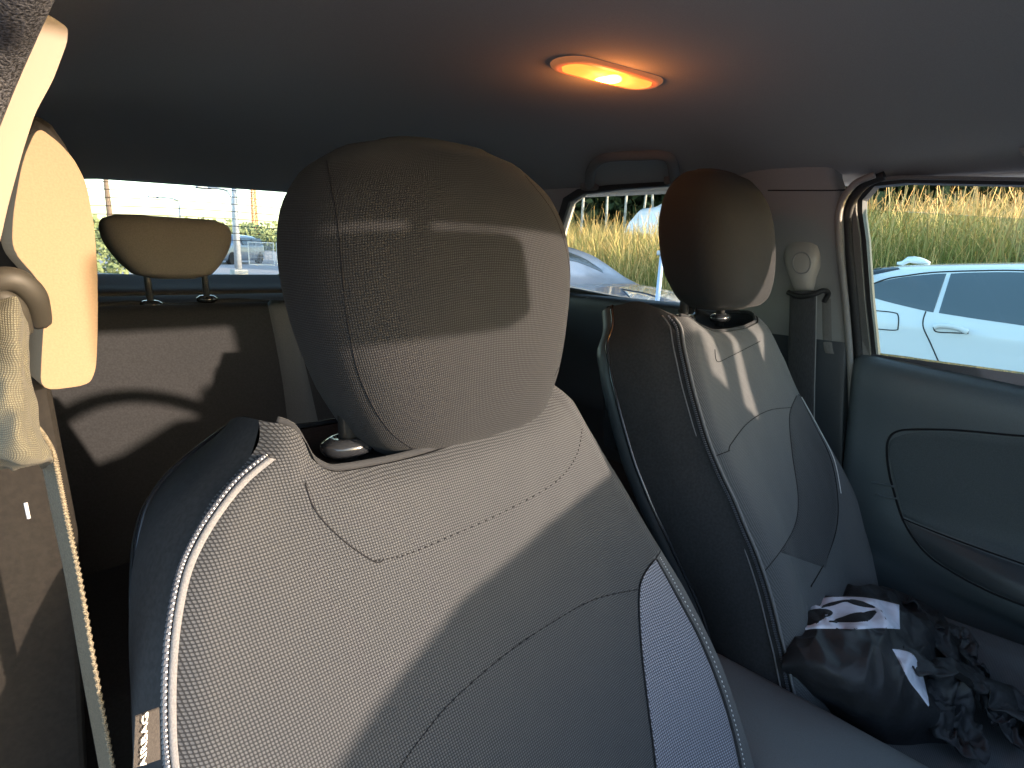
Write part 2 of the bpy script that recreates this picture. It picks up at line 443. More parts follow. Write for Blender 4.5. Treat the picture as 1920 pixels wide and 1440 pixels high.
# --- far side
glass_f = [FP(*q) for q in [(1643, 665), (1632, 560), (1624, 450), (1617, 400), (1617, 375), (1640, 349), (1700, 343), (1920, 347)]]+[V((XF(z), y, z)) for y, z in [(-.08, 1.378), (-.28, 1.31), (-.60, 1.02), (-.3, 1.005)]]+[FP(*q) for q in [(1920, 722), (1800, 694), (1700, 672)]]
fo = [FP(*q, .0) for q in [(1612, 705), (1603, 600), (1592, 450), (1590, 390), (1606, 352), (1645, 334), (1700, 330), (1920, 334)]]+[V((XF(z), y, z)) for y, z in [(-.07, 1.41), (-.30, 1.34), (-.72, .98), (-.3, .96)]]+[FP(*q) for q in [(1920, 760), (1800, 730), (1700, 712)]]
door = empty('front_door', (0, 0, 0)); door.parent = car; door.location = V((1.4, .05, .3))-car.location
polyslab('window_frame', [p+V((.0, 0, 0)) for p in fo], [glass_f], (.035, 0, 0), M['rubber'], door, bevel=.004)
polyslab('window_surround', [p+V((-.012, 0, 0)) for p in fo], [[p.lerp(sum(glass_f, V())/len(glass_f), -.035)+V((-.012, 0, 0)) for p in glass_f]], (.011, 0, 0), addnoise(nmat('frame_inner', (.13, .13, .12), .5, .5), 500, .1, .1), door, bevel=.004)
gtop = [FP(*q, -.02) for q in [(1600, 391), (1700, 397), (1900, 409), (2050, 420)]]+[V((XF(z)+.02, y, z)) for y, z in [(-.42, 1.2), (-.62, 1.0)]]+[FP(*q, -.02) for q in [(1920, 752), (1700, 700), (1610, 690)]]
polyslab('window_glass', gtop, [], (.004, 0, 0), M['glass'], door)
# door panel inner
ys = [(.352, .03), (.338, .004), (.30, 0), (.2, 0), (.0, 0), (-.2, 0), (-.6, 0)]
def sillz(y): return 1.037+(y-.316)*.075
prof = [(0, 1.395), (-.004, 1.375), (-.02, 1.352), (-.06, 1.343), (-.14, 1.346), (-.22, 1.345), (-.28, 1.335), (-.315, 1.30), (-.335, 1.285), (-.37, 1.283), (-.40, 1.30), (-.44, 1.335), (-.55, 1.34), (-.75, 1.33)]
rows = []
for dz_, xx in prof:
    row = []
    for y, back in ys:
        arm = max(0, min(1, (.27-y)/.25)); 
        x = xx
        if -.44 < dz_ < -.25: x = 1.345+(xx-1.345)*arm
        row.append(V((x+back*1.4, y-(-dz_)*.07, sillz(y)+dz_*(1+.0*y))))
    rows.append(row)
panel = netmesh('door_panel', rows, 90, 120, M['plastic2'], door)
pb = bvh_of([panel])
groove = [(1960, 819), (1900, 816), (1800, 807), (1725, 805), (1685, 808), (1667, 822), (1663, 850), (1668, 890), (1677, 925), (1692, 972), (1715, 1012), (1745, 1045), (1785, 1072), (1830, 1097), (1880, 1120), (1960, 1150)]
M['pad'] = addnoise(nmat('soft_pad', (.052, .066, .072), .6, .4), 500, .12, .35, .0006)
castpatch('door_pad', pb, [(1666, 850), (1674, 823), (1725, 810), (1800, 812), (1900, 821), (1990, 824)], [(1694, 968), (1712, 976), (1750, 992), (1820, 1018), (1900, 1048), (1990, 1076)], 70, 30, M['pad'], door, off=.0025)
castpatch('door_pocket', pb, [(1697, 976), (1750, 1000), (1820, 1026), (1900, 1056), (1990, 1084)], [(1716, 1010), (1748, 1043), (1800, 1078), (1880, 1117), (1990, 1160)], 60, 16, M['plastic'], door, off=.0012)
seam('panel_groove', pb, groove, M['thread'], door, r=.0022, n=120, off=.0002)
seam('panel_joint', pb, [(1692, 972), (1760, 1000), (1840, 1030), (1960, 1072)], M['thread'], door, r=.0016, n=50)
seam('shoulder_line', pb, [(1634, 905), (1655, 907), (1676, 912)], M['plastic2'], door, r=.003, n=20)
seam('shoulder_line', pb, [(1640, 926), (1660, 932), (1682, 934)], M['plastic2'], door, r=.003, n=20)
gb = castpatch('pull_recess', pb, [(1880, 1034), (1930, 998), (1990, 960)], [(1883, 1037), (1930, 1046), (1990, 1062)], 10, 8, M['gloss'], door, off=.002)
# weatherstrip welt, B pillar trim
welt = [FP(*q, .03) for q in [(1640, 328), (1610, 340), (1594, 354), (1579, 378), (1572, 410), (1574, 460), (1580, 520), (1588, 600), (1594, 680), (1598, 800), (1600, 900), (1602, 1000), (1604, 1130)]]
tube('door_weatherstrip', welt, .0065, addnoise(nmat('grey_welt', (.26, .25, .235), .55, .4), 900, .1, .1), car, 10, 120)
welt2 = [p+V((.018, -.012, 0)) for p in welt]
tube('door_seal', welt2, .009, M['rubber'], car, 10, 120)
def prow(z, y0, y1, b=.03):
    X = XF(z)
    return [V((X+.01, y1+.02, z)), V((X-.012, y1+.005, z)), V((X-b, y1-.03, z)), V((X-b-.006, (y0+y1)/2, z)), V((X-b, y0+.03, z)), V((X-b+.01, y0+.008, z)), V((X+.01, y0-.0, z))]
rows = []
for z, y0, y1 in [(1.47, .42, .62), (1.40, .417, .615), (1.36, .402, .60), (1.30, .388, .595), (1.22, .378, .595), (1.12, .362, .60), (1.04, .352, .61)]: rows.append(prow(z, y0, y1))
bp = netmesh('pillar_trim', rows, 40, 40, M['trim'], car)
rows = []
for z, y0, y1 in [(1.06, .352, .63), (.9, .335, .66), (.7, .31, .70), (.4, .28, .74), (.1, .27, .74)]: rows.append(prow(z, y0, y1, .036))
bp2 = netmesh('lower_pillar_trim', rows, 40, 40, M['plastic'], car)
bb = bvh_of([bp, bp2])
seam('trim_joint', bb, [(1440, 357), (1500, 357), (1560, 357), (1588, 356)], M['thread'], car, r=.0012, n=30)
# belt slot on the pillar, recess shade put into a darker flat patch
castpatch('adjuster_slot', bb, [(1541, 560), (1543, 640), (1548, 662)], [(1558, 560), (1560, 640), (1564, 664)], 20, 6, addnoise(nmat('slot_shade', (.15, .145, .135), .7, .3), 500, .1, .1), car, off=.0015)
# rear door (far) with window
rw = [FP(*q) for q in [(1092, 364), (1062, 430), (1050, 500)]]
hole = [V((XF(1.08), .655, 1.085)), V((XF(1.2), .64, 1.2)), V((XF(1.34), .655, 1.34)), V((XF(1.393), .70, 1.393)), V((XF(1.394), .80, 1.394)), V((XF(1.392), .95, 1.392)), V((XF(1.385), 1.08, 1.385)), V((XF(1.36), 1.13, 1.365)), V((XF(1.29), 1.168, 1.29)), V((XF(1.18), 1.215, 1.18)), V((XF(1.125), 1.21, 1.122)), V((XF(1.108), 1.0, 1.106)), V((XF(1.10), .8, 1.098))]
rd = empty('rear_door', (0, 0, 0)); rd.parent = car; rd.location = V((1.4, .9, .3))-car.location
outer = [V((XF(z), y, z)) for y, z in [(.60, 1.052), (.58, 1.2), (.59, 1.44), (.8, 1.44), (1.1, 1.44), (1.4, 1.44), (1.95, 1.44), (1.98, 1.2), (1.98, 1.052), (1.4, 1.052), (.9, 1.052)]]
polyslab('window_frame', outer, [hole], (.03, 0, 0), M['liner'], rd, bevel=.003)
hc = sum(hole, V())/len(hole)
polyslab('window_seal', [p.lerp(hc, -.10)+V((-.006, 0, 0)) for p in hole], [[p.lerp(hc, -.0)+V((-.006, 0, 0)) for p in hole]], (.012, 0, 0), M['rubber'], rd, bevel=.003)
polyslab('window_glass', [p.lerp(hc, -.03)+V((.016, 0, 0)) for p in hole], [], (.004, 0, 0), M['clear'], rd)
rows = [[V((XF(z)-o, y, z)) for y in (.60, .9, 1.2, 1.5, 1.98)] for z, o in [(1.105, 0), (1.10, .03), (1.08, .045), (1.0, .05), (.9, .05), (.8, .075), (.7, .06), (.3, .06)]]
rdp = netmesh('door_panel', rows, 50, 30, M['plastic'], rd)
MB().box((1.41, 1.0, .45), (.03, 2.2, 1.18)).build('door_skin', M['cdark'], rd, smooth=False)
MB().box((1.47, -.1, .45), (.03, 1.0, 1.05)).build('door_skin', M['cdark'], door, smooth=False)
# --- rear hatch with heated window
hy = lambda z: 1.93+(1.37-z)*.35
hw = [PP(px, py, (0, hy(1.37), 1.37), (0, 1, .35)) for px, py in [(150, 345), (240, 335), (380, 340), (535, 352)]]
hp = lambda x, z: V((x, hy(z), z))
win = [hp(.245, 1.10), hp(.25, 1.2), hp(.275, 1.325), hp(.31, 1.355), hp(.42, 1.368), hp(.6, 1.378), hp(.8, 1.386), hp(.98, 1.382), hp(1.08, 1.37), hp(1.12, 1.33), hp(1.14, 1.2), hp(1.15, 1.10), hp(.9, 1.09), hp(.7, 1.088), hp(.45, 1.09)]
ht = empty('tailgate', (0, 0, 0)); ht.parent = car; ht.location = V((.68, 2.0, .7))-car.location
polyslab('tailgate_frame', [hp(-.05, .0), hp(-.05, 1.45), hp(.68, 1.50), hp(1.45, 1.45), hp(1.45, .0)], [win], (0, .04, .012), M['liner'], ht, bevel=.004)
polyslab('rear_glass', [p+V((0, .02, .006)) for p in win], [], (0, .004, 0), M['clear'], ht)
for k, z in enumerate((1.354, 1.335, 1.314, 1.292, 1.27, 1.248, 1.226, 1.204)):
    pts = [hp(.26+i*.08, z+.012*(1-((i-5.2)/5.2)**2)-.004+.0006*i)+V((0, .017, 0)) for i in range(12)]
    tube('heater_wire', pts, .0010, nmat('heater_brown', (.10, .05, .03), .9, .1), ht, 5, 30)
castbox = MB().box(hp(.62, 1.374)+V((0, -.004, 0)), (.06, .006, .008)).build('window_latch', M['rubber'], ht, smooth=False)
# parcel shelf with ribs
rows = [[V((x, y, z)) for x in (.0, .4, .8, 1.38)] for y, z in [(1.42, 1.02), (1.44, 1.05), (1.50, 1.066), (1.512, 1.045), (1.535, 1.045), (1.545, 1.068), (1.63, 1.076), (1.645, 1.05), (1.68, 1.052), (1.69, 1.082), (1.80, 1.092), (1.94, 1.108), (2.02, 1.104)]]
netmesh('parcel_shelf', rows, 140, 12, addnoise(nmat('shelf_felt', (.045, .043, .042), .95, .05), 400, .15, .2), car)
# lower shell: floor, tail, near sill
fl = MB(); fl.box((.68, .75, .10), (1.5, 2.7, .04)); fl.box((.68, 2.02, .5), (1.45, .04, 1.1)); fl.box((-.01, .8, .22), (.08, 2.6, .22))
fl.build('floor_pan', addnoise(nmat('carpet', (.03, .03, .032), 1, .1), 600, .3, .4), car, smooth=False)
# centre armrest between the front seats
AR = [(.40, .60), (.37, .645), (.30, .655), (.1, .652), (-.15, .645), (-.25, .60)]
rs = []
for y, zt in [(.40, .55), (.395, .62), (.37, .645), (.30, .655), (.15, .656), (0, .654), (-.18, .648), (-.21, .62), (-.215, .55)]:
    k = 28; w = .088 if -.2 < y < .39 else .075
    rs.append([V((.69+math.copysign(abs(cos(t))**.5, cos(t))*w, y, (zt-.05)+math.copysign(abs(sin(t))**.6, sin(t))*.05)) for t in [2*pi*i/k for i in range(k)]])
arm = rings('armrest', rs, addnoise(nmat('armrest_skin', (.10, .11, .115), .6, .4), 900, .1, .2), car)
MB().box((.69, .05, .38), (.16, .6, .42)).build('centre_console', M['plastic'], car, bevel=.01)
# --- near side: body aperture, pillar trim, rear door
def PYs(pts, y): return [PY(px, py, y) for px, py in pts]
flange = PYs([(45, 20), (90, 26), (128, 52), (126, 80), (100, 150), (66, 212), (44, 280), (14, 390), (0, 455), (-40, 560), (-90, 700), (-120, 620), (-60, 330), (0, 140), (30, 50)], .34)
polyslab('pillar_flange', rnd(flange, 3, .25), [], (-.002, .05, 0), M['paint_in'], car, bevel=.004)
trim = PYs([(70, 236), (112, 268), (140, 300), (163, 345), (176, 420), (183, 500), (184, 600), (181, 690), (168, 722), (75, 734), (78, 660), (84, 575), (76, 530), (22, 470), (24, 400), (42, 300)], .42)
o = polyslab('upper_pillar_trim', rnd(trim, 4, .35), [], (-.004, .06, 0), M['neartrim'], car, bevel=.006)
chan = PYs([(60, 205), (100, 232), (140, 290), (120, 320), (95, 470), (110, 560), (100, 735), (150, 1000), (160, 1300), (190, 1900), (-300, 1900), (-200, 700), (-90, 500), (10, 330)], .455)
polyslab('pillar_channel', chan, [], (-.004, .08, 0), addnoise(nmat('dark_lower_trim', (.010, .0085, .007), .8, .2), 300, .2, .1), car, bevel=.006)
# roof-side weatherstrip above the pillar (fuzzy rubber)
fz = addnoise(nmat('flocked_seal', (.02, .02, .025), .85, .3), 900, .9, .8, .002, col2=(.10, .10, .11))
tube('aperture_seal', [PY(px, py, y) for px, py, y in [(45, -120, .25), (12, -30, .27), (-14, 50, .30), (-52, 150, .32), (-120, 330, .33), (-180, 500, .33)]], .012, fz, car, 12, 60)
MB().box((-.035, .08, 1.352), (.05, 1.0, .11)).build('roof_rail', M['cdark'], car, bevel=.01)
dn = lambda y, z: V((-.02, y, z))
nd = empty('rear_door', (0, 0, 0)); nd.parent = car; nd.location = V((0, 1.2, .3))-car.location
nh = [dn(.62, 1.07), dn(.60, 1.30), dn(1.1, 1.31), dn(1.2, 1.10)]
polyslab('door_frame', [dn(.50, .0), dn(.46, 1.36), dn(1.99, 1.36), dn(1.99, .0)], [nh], (.05, 0, 0), M['plastic'], nd, bevel=.004)
polyslab('window_glass', [p+V((.02, 0, 0)) for p in nh], [], (.004, 0, 0), M['glass'], nd)
# --- front of the cabin, behind the camera: header, mirror, pillars shaped for their shadow, dashboard
hd = [V((x, -.15, z)) for x, z in [(-.06, 1.47), (-.06, 1.425), (.44, 1.42), (.50, 1.362), (1.33, 1.362), (1.36, 1.47)]]
polyslab('windscreen_header', hd, [], (0, -.05, 0), M['liner'], car, bevel=.004)  # unseen; stepped lower edge shaped to shade the headrest top
mirr = [V((x, -.25, z)) for x, z in [(.42, 1.287), (.42, 1.366), (.688, 1.372), (.694, 1.292)]]
mi_ = polyslab('rear_view_mirror', rnd(mirr, 6, .16), [], (0, -.03, 0), M['plastic'], car, bevel=.004)
tube('mirror_stalk', [V((.56, -.26, 1.33)), V((.60, -.20, 1.42))], .008, M['plastic'], mi_)
A_ = lambda y, z: V((1.27, y, z))
polyslab('shade_pillar', [A_(.16, 1.44), A_(.13, 1.40), A_(-.12, 1.335), A_(-.29, 1.285), A_(-.62, .98), A_(-.66, .98), A_(-.462, 1.118), A_(-.382, 1.285), A_(-.34, 1.40), A_(-.34, 1.44)], [], (.02, 0, 0), M['trim'], car, bevel=.004)  # unseen pillar, outline shaped to throw shadow on the far headrest
polyslab('shade_pillar', [A_(-.47, 1.31), A_(-.475, 1.30), A_(-.555, 1.115), A_(-.66, .96), A_(-.80, .96), A_(-.66, 1.13), A_(-.56, 1.30), A_(-.555, 1.31)], [], (.02, 0, 0), M['trim'], car, bevel=.006)  # unseen extra post, added to narrow the sun to a streak
db = [V((x, -.45, z)) for x, z in [(-.04, .2), (-.04, .93), (.30, .965), (.44, 1.0), (.545, 1.058), (.66, 1.115), (.78, 1.143), (.92, 1.165), (1.06, 1.19), (1.16, 1.235), (1.27, 1.235), (1.33, 1.15), (1.37, 1.03), (1.37, .2)]]
polyslab('dashboard', db, [], (0, -.35, 0), M['plastic'], car, bevel=.01)  # unseen; top outline shaped to cast the diagonal shadow on the near seat
swc = V((.98, -.20, 1.068)); sw_ = tube('steering_wheel', [swc+V((.185*cos(a), -.06*sin(a), .185*sin(a))) for a in [2*pi*i/48 for i in range(48)]], .0145, M['plastic'], car, 10, closed=True)
MB().box(swc+V((0, -.02, -.01)), (.34, .03, .05)).box(swc+V((0, -.0, -.09)), (.05, .03, .17)).build('wheel_spokes', M['plastic'], sw_, bevel=.008)
# ------------------------------------------------------------------ seats
def proj(p):
    v = p-CAM; z = v.dot(fw); return 960+FPX*v.dot(rt)/z, 720-FPX*v.dot(up)/z
def pl_x(line, y):
    # x of a polyline (sorted by y) at y
    for (xa, ya), (xb, yb) in zip(line, line[1:]):
        if ya <= y <= yb: return xa+(xb-xa)*(y-ya)/(yb-ya+1e-9)
    return None
def seat(p):
    root = empty('front_seat', (p['cx'], .2, .3)); tag(root, p['label'], 'car seat', 'front seats')
    yp, XL, XR, ZT, D = p['yp'], p['XL'], p['XR'], p['ZT'], p['depth']
    zb = .50; nU, nV = p.get('nu', 110), p.get('nv', 150)
    xa, xb = XL[-1][1], XR[-1][1]
    def pt(u, v):
        zt = interp(ZT, u)[0]
        z = zt-(zt-zb)*v
        zz = z+ (1.093-zt)*0
        xl = interp(XL, min(z+(XL[-1][0]-interp(ZT, 0)[0]), XL[-1][0]))[0]; xr = interp(XR, min(z, XR[-1][0]))[0]
        x = xl+(xr-xl)*u
        bol = max(0, min(1, (1.0-z)/.25)); bol = bol*bol*(3-2*bol)*p['bolster']
        y = yp(z)-bol*(math.exp(-((u-.90)/.12)**2)+p.get('lb', 1)*math.exp(-((u-.08)/.12)**2))
        y -= .012*sin(pi*min(1, max(0, u)))*(1-bol)
        ed = max(0, (u-.90)/.10); y += .035*ed**2.2
        el = max(0, (.05-u)/.05); y += .012*el**2
        tp = max(0, 1-v/.03); y += .010*tp**2
        y += .0022*noise.noise(V((x*9, z*9, p['cx'])))+.0012*noise.noise(V((x*30, z*22, p['cx'])))
        cw = math.exp(-((u-.12)/.16)**2-(v/.10)**2)+math.exp(-((u-.93)/.12)**2-(v/.12)**2); y += .0035*cw*sin(70*(x*.8+z*.6))
        return V((x, y, z))
    vs = []; uv = []
    for j in range(nV):
        v = j/(nV-1); v = v**1.15
        for i in range(nU):
            u = i/(nU-1); q = pt(u, v); vs.append(q)
            uv.append((q.x+.25*q.y, q.z*1.08))
    # wrap right side back
    fs = gridfaces(nV, nU)
    me = mesh('backrest_cover', vs, fs, [M['weave'], M['knit']], root, uvs=uv)
    for f in me.data.polygons:
        c = sum((vs[i] for i in f.vertices), V())/len(f.vertices); x, y = proj(c)
        bx = pl_x(p['strip'], y)
        if bx is not None and x > bx: f.material_index = 1
        if p.get('lstrip'):
            bx = pl_x(p['lstrip'], y)
            if bx is not None and x < bx: f.material_index = 1
        if p.get('allknit'): f.material_index = 1
    # right wrap + back shell
    rows = []
    for k in range(24):
        v = k/23; q = pt(1, v); w = .0 if v > .04 else -.01
        rows.append([q, q+V((.010, .02, -.003)), q+V((.012, .06, -.006)), q+V((.0, .10, -.006)), q+V((-.03, .125, -.006))])
    netmesh('inner_side', rows, 80, 16, M['side'], root)
    # left side panel
    rows = []; pip = []
    for k in range(26):
        v = k/25; q = pt(0, v); xo, dz = interp(p['out'], q.z)
        e = V((xo, q.y+D, q.z+dz)); mid = (q+e)/2+V((-.010, 0, p.get('crest', .016)*max(0, 1-v*9)))
        rows.append([q+V((.001, -.001, 0)), q.lerp(mid, .5)+V((-.002, -.0, .003*max(0, 1-v*6))), mid, e.lerp(mid, .4)+V((-.002, 0, 0)), e]); pip.append(e)
    sp = netmesh('side_panel', rows, 120, 24, M['side'], root, disp=lambda a, u, v: V((.0015*noise.noise(V((a.x*9, a.y*30, a.z*14))), 0, 0)))
    tube('side_piping', pip, .0032, M['gloss'], root, 8, 100)
    rows = [[e, e+V((-.003, .010, -.005)), e+V((.003, .022, -.014)), e+V((.03, .034, -.030))] for e in pip]
    netmesh('back_shell', rows, 80, 12, M['plastic'], root)
    # top of the backrest, behind the cover's lip
    rows = []
    for k in range(14):
        u = k/13; q = pt(u, 0); rr = p['recess'] if 0 < k < 13 else .006
        if k == 0:
            xo, dz = interp(p['out'], q.z); e = V((xo, q.y+D, q.z+dz)); mid = (q+e)/2+V((-.010, 0, p.get('crest', .016)))
            rows.append([q, q.lerp(mid, .5)+V((0, 0, .003)), mid, mid.lerp(e, .5), e+V((0, -.01, .001)), e, e+V((.01, .02, -.03)), e+V((.01, .0, -.25))]); continue
        zf = -(q.z-interp(ZT, .35)[0])*.95 if p.get('crest') and u < .5 else 0
        rows.append([q, q+V((0, .012, -.004)), q+V((0, .03, -rr*.8)), q+V((0, .07, -rr+zf*.6)), q+V((0, .105, -rr*.3+zf)), q+V((0, .125, -.002+zf)), q+V((0, .135, -.03+zf)), q+V((0, .11, -.25))])
    netmesh('backrest_top', rows, 60, 40, M['black'], root)
    lip = [pt(u, 0)+V((0, .006, .0015)) for u in [i/30 for i in range(1, 31)]]
    tube('cover_hem', lip, .0030, M['hrknit'], root, 8, 90)
    tube('shell_edge', [pip[0]]+[pt(u, 0)+V((0, .127, .001)) for u in [i/30 for i in range(6, 31)]], .003, M['gloss'], root, 8, 90)
    b = bvh_of([me])
    # headrest
    hr = rings('headrest', p['hr'], M[p.get('hrm', 'hrknit')], root)
    for q in p['posts']:
        c = V(q); g = []
        for r_, z_ in ((.011, -.006), (.021, -.005), (.024, 0), (.023, .005), (.016, .009), (.010, .0095), (.009, .006)):
            g.append([c+V((r_*1.1*cos(a), r_*.75*sin(a), z_)) for a in [2*pi*i/24 for i in range(24)]])
        rings('headrest_guide', g, M['gloss'], root)
        pr = p.get('pr', .0085)
        tube('headrest_post', [c+V((0, 0, -.02)), c+V((0, .004, .09))], pr, M['rubber'], hr, 12)
    # seat cushion
    cz, cx = p['cz'], p['cx']; rows = []
    for y, e in [(.30, -.01), (.26, .004), (.18, .006), (.0, .012), (-.15, .016), (-.25, .006), (-.29, -.03), (-.30, -.12)]:
        w = .255
        rows.append([V((cx-w-.01, y, cz-.20)), V((cx-w-.012, y, cz-.05+e)), V((cx-w+.01, y, cz+.012+e)), V((cx-w+.06, y, cz+.018+e)), V((cx-w+.11, y, cz+e-.004)), V((cx, y, cz-.012+e)), V((cx+w-.11, y, cz+e-.004)), V((cx+w-.06, y, cz+.018+e)), V((cx+w-.01, y, cz+.012+e)), V((cx+w+.012, y, cz-.05+e)), V((cx+w+.01, y, cz-.2))])
    cu = netmesh('seat_cushion', rows, 60, 100, M['knit'], root)
    MB().box((cx, .0, cz-.28), (.44, .44, .2)).build('seat_base', M['plastic'], root, bevel=.02)
    return root, me, b, hr, sp, cu, pt
# near seat
def hrings(tab, cx, n, k=64, nz=44, sh=0):
    out = []; z0, z1 = tab[0][0], tab[-1][0]
    for i in range(nz):
        s = (1-cos(pi*i/(nz-1)))/2; z = z0+(z1-z0)*s
        hw_, yf, yb = interp(tab, z); ym = (yf+yb)/2+.015
        out.append(superring(cx+sh*max(0, (tab[4][0]-z)/.1), ym, z, hw_, ym-yf, yb-ym, n, k))
    return out
NEAR = dict(cx=.33, label='grey woven car seat up close with a zipped side seam and an airbag tag', cz=.50, depth=.115, bolster=.03, recess=.012,
    yp=lambda z: .385+.46*(z-1.08),
    XL=[(.5, .07), (.7, .052), (.85, .046), (.93, .056), (.99, .070), (1.02, .084), (1.05, .107), (1.073, .140), (1.093, .153)],
    XR=[(.5, .60), (.64, .612), (.70, .615), (.774, .608), (.85, .590), (.909, .568), (.96, .547), (1.02, .520), (1.06, .500), (1.087, .473)],
    ZT=[(0, 1.093), (.06, 1.088), (.12, 1.068), (.2, 1.055), (.35, 1.051), (.55, 1.055), (.75, 1.062), (.88, 1.072), (.96, 1.086), (1, 1.084)],
    out=[(.5, .07, 0), (.85, .06, 0), (.963, .074, 0), (.998, .084, 0), (1.028, .099, -.003), (1.051, .120, -.012), (1.075, .148, -.024), (1.093, .172, -.036)], crest=.004,
    strip=[(1062, 700), (1110, 770), (1150, 835), (1195, 900), (1245, 1015), (1228, 1048), (1262, 1110), (1310, 1200), (1350, 1300), (1378, 1400), (1395, 1500), (1400, 1900)],
    hr=hrings([(1.0345, 0.058, 0.398, 0.436), (1.0407, 0.084, 0.378, 0.451), (1.0593, 0.106, 0.366, 0.466), (1.1007, 0.126, 0.36, 0.481), (1.1524, 0.14, 0.36, 0.491), (1.204, 0.1463, 0.364, 0.498), (1.2454, 0.14, 0.372, 0.501), (1.2764, 0.1199, 0.384, 0.498), (1.2992, 0.0853, 0.402, 0.486), (1.3095, 0.0505, 0.42, 0.471)], .339, 3.0, sh=.004),
    posts=[tuple(PY(655, 836, .428)), (.405, .428, 1.062)])
NEAR['strip'] = [(x+0, y) for x, y in NEAR['strip']]
nr, nme, nb, nhr, nsp, ncu, npt = seat(NEAR)
seam('yoke_seam', nb, [(572, 905), (592, 958), (640, 1010), (700, 1052), (720, 1050)], M['thread'], nr, r=.0005, n=60)
seam('yoke_seam', nb, [(700, 1052), (760, 1040), (850, 1003), (950, 957), (1040, 905), (1080, 855), (1092, 800)], M['thread'], nr, r=.0006, n=140, dash=3)
seam('arch_seam', nb, [(700, 1540), (750, 1440), (800, 1370), (850, 1312), (950, 1225), (1050, 1158), (1120, 1122), (1196, 1105)], M['thread'], nr, r=.0007, n=170, dash=3)
seam('arch_seam', nb, [(700, 1540), (750, 1440), (800, 1370), (850, 1312), (950, 1225), (1050, 1158), (1120, 1122), (1196, 1105)], M['thread'], nr, r=.0004, n=120, off=-.0001)
seam('shoulder_seam', nb, [(1228, 1050), (1240, 1030), (1246, 1012)], M['thread'], nr, r=.0007, n=20)
insR = [(1228, 1050), (1262, 1110), (1310, 1200), (1350, 1300), (1378, 1400), (1395, 1500), (1402, 1600)]
insL = [(1226, 1050), (1204, 1082), (1197, 1120), (1201, 1210), (1212, 1310), (1228, 1440), (1240, 1600)]
castpatch('bolster_insert', nb, insL, insR, 120, 40, M['insert'], nr, off=.0015)
seam('insert_seam', nb, insL, M['thread'], nr, r=.0009, n=90, off=.0012)
seam('insert_piping', nb, [(x+2, y) for x, y in insR], M['black'], nr, r=.0016, n=120, off=.001)
seam('insert_stitch', nb, [(x+9, y-4) for x, y in insR], M['stitch'], nr, r=.0006, n=200, off=.0008, dash=3)
zp = [(505, 858), (450, 905), (402, 965), (364, 1030), (342, 1090), (326, 1180), (319, 1280), (320, 1380), (327, 1460), (334, 1560)]
castpatch('zip_tape', nb, [(x-2, y) for x, y in zp], [(x+13, y+3) for x, y in zp], 160, 5, M['tape'], nr, off=.0028)
zs = castline(bvh_of([nme, nsp]), [(x-6, y-1) for x, y in zp], 150, .002)
mb = MB()
for i in range(len(zs)-1):
    t = (zs[i+1]-zs[i]).normalized()
    mb.tube([zs[i], zs[i]+t*.0016+V((-.0006, -.0005, 0))], .0019 if i % 2 else .0014, 6)
mb.build('zip_teeth', M['teeth'], nr, smooth=False)
seam('zip_stitch', bvh_of([nme, nsp]), [(x-1, y-2) for x, y in zp], M['stitch'], nr, r=.0007, n=230, off=.0036, dash=3)
zt2 = castline(bvh_of([nme, nsp]), [(x-12, y-3) for x, y in zp], 170, .001)
mb = MB()
for i in range(0, len(zt2)-1): 
    j = V((random.uniform(-.001, .001), 0, random.uniform(-.001, .001)))
    mb.tube([zt2[i], zt2[i]+V((.002, -.0008, .0008))+j], .0005, 4)
mb.build('zip_fringe', M['tape'], nr)
nhb = bvh_of([nhr])
seam('headrest_seam', nhb, [(612, 300), (622, 350), (634, 420), (641, 500), (650, 590), (670, 690), (700, 762), (735, 812), (775, 842)], M['thread'], nhr, r=.0005, n=120, off=0)
seam('headrest_seam', nhb, [(985, 330), (1035, 395), (1062, 470), (1071, 560), (1062, 650), (1040, 705)], M['thread'], nhr, r=.0004, n=80, off=0)
tg = [PY(x, y, yy) for x, y, yy in [(254, 1345, .292), (299, 1328, .306), (301, 1424, .300), (250, 1441, .286)]]
tagm = polyslab('airbag_tag', tg, [], (0, .0012, 0), M['tagcloth'], nr)
def text3(name, s, size, origin, xdir, ydir, mat, parent, depth=.00012):
    cu = bpy.data.curves.new(name, 'FONT'); cu.body = s; cu.size = size; cu.extrude = depth; cu.align_x = 'CENTER'; cu.align_y = 'CENTER'; cu.offset = size*.004
    to = bpy.data.objects.new(name, cu); COL.objects.link(to)
    bpy.context.view_layer.update()
    me = bpy.data.meshes.new_from_object(to.evaluated_get(bpy.context.evaluated_depsgraph_get())); COL.objects.unlink(to); bpy.data.objects.remove(to)
    x = V(xdir).normalized(); y = V(ydir); y = (y-x*y.dot(x)).normalized(); z = x.cross(y)
    Mx = Matrix((x, y, z)).transposed().to_4x4(); Mx.translation = V(origin)
    me.transform(wm(parent).inverted() @ Mx); me.materials.clear(); me.materials.append(mat)
    o = bpy.data.objects.new(name, me); COL.objects.link(o); o.parent = parent; return o
tc_ = PY(271, 1387, .2915); text3('lettering', 'AIRBAG', .0074, tc_, tg[0]-tg[3], tg[0]-tg[1], M['wht'], tagm)
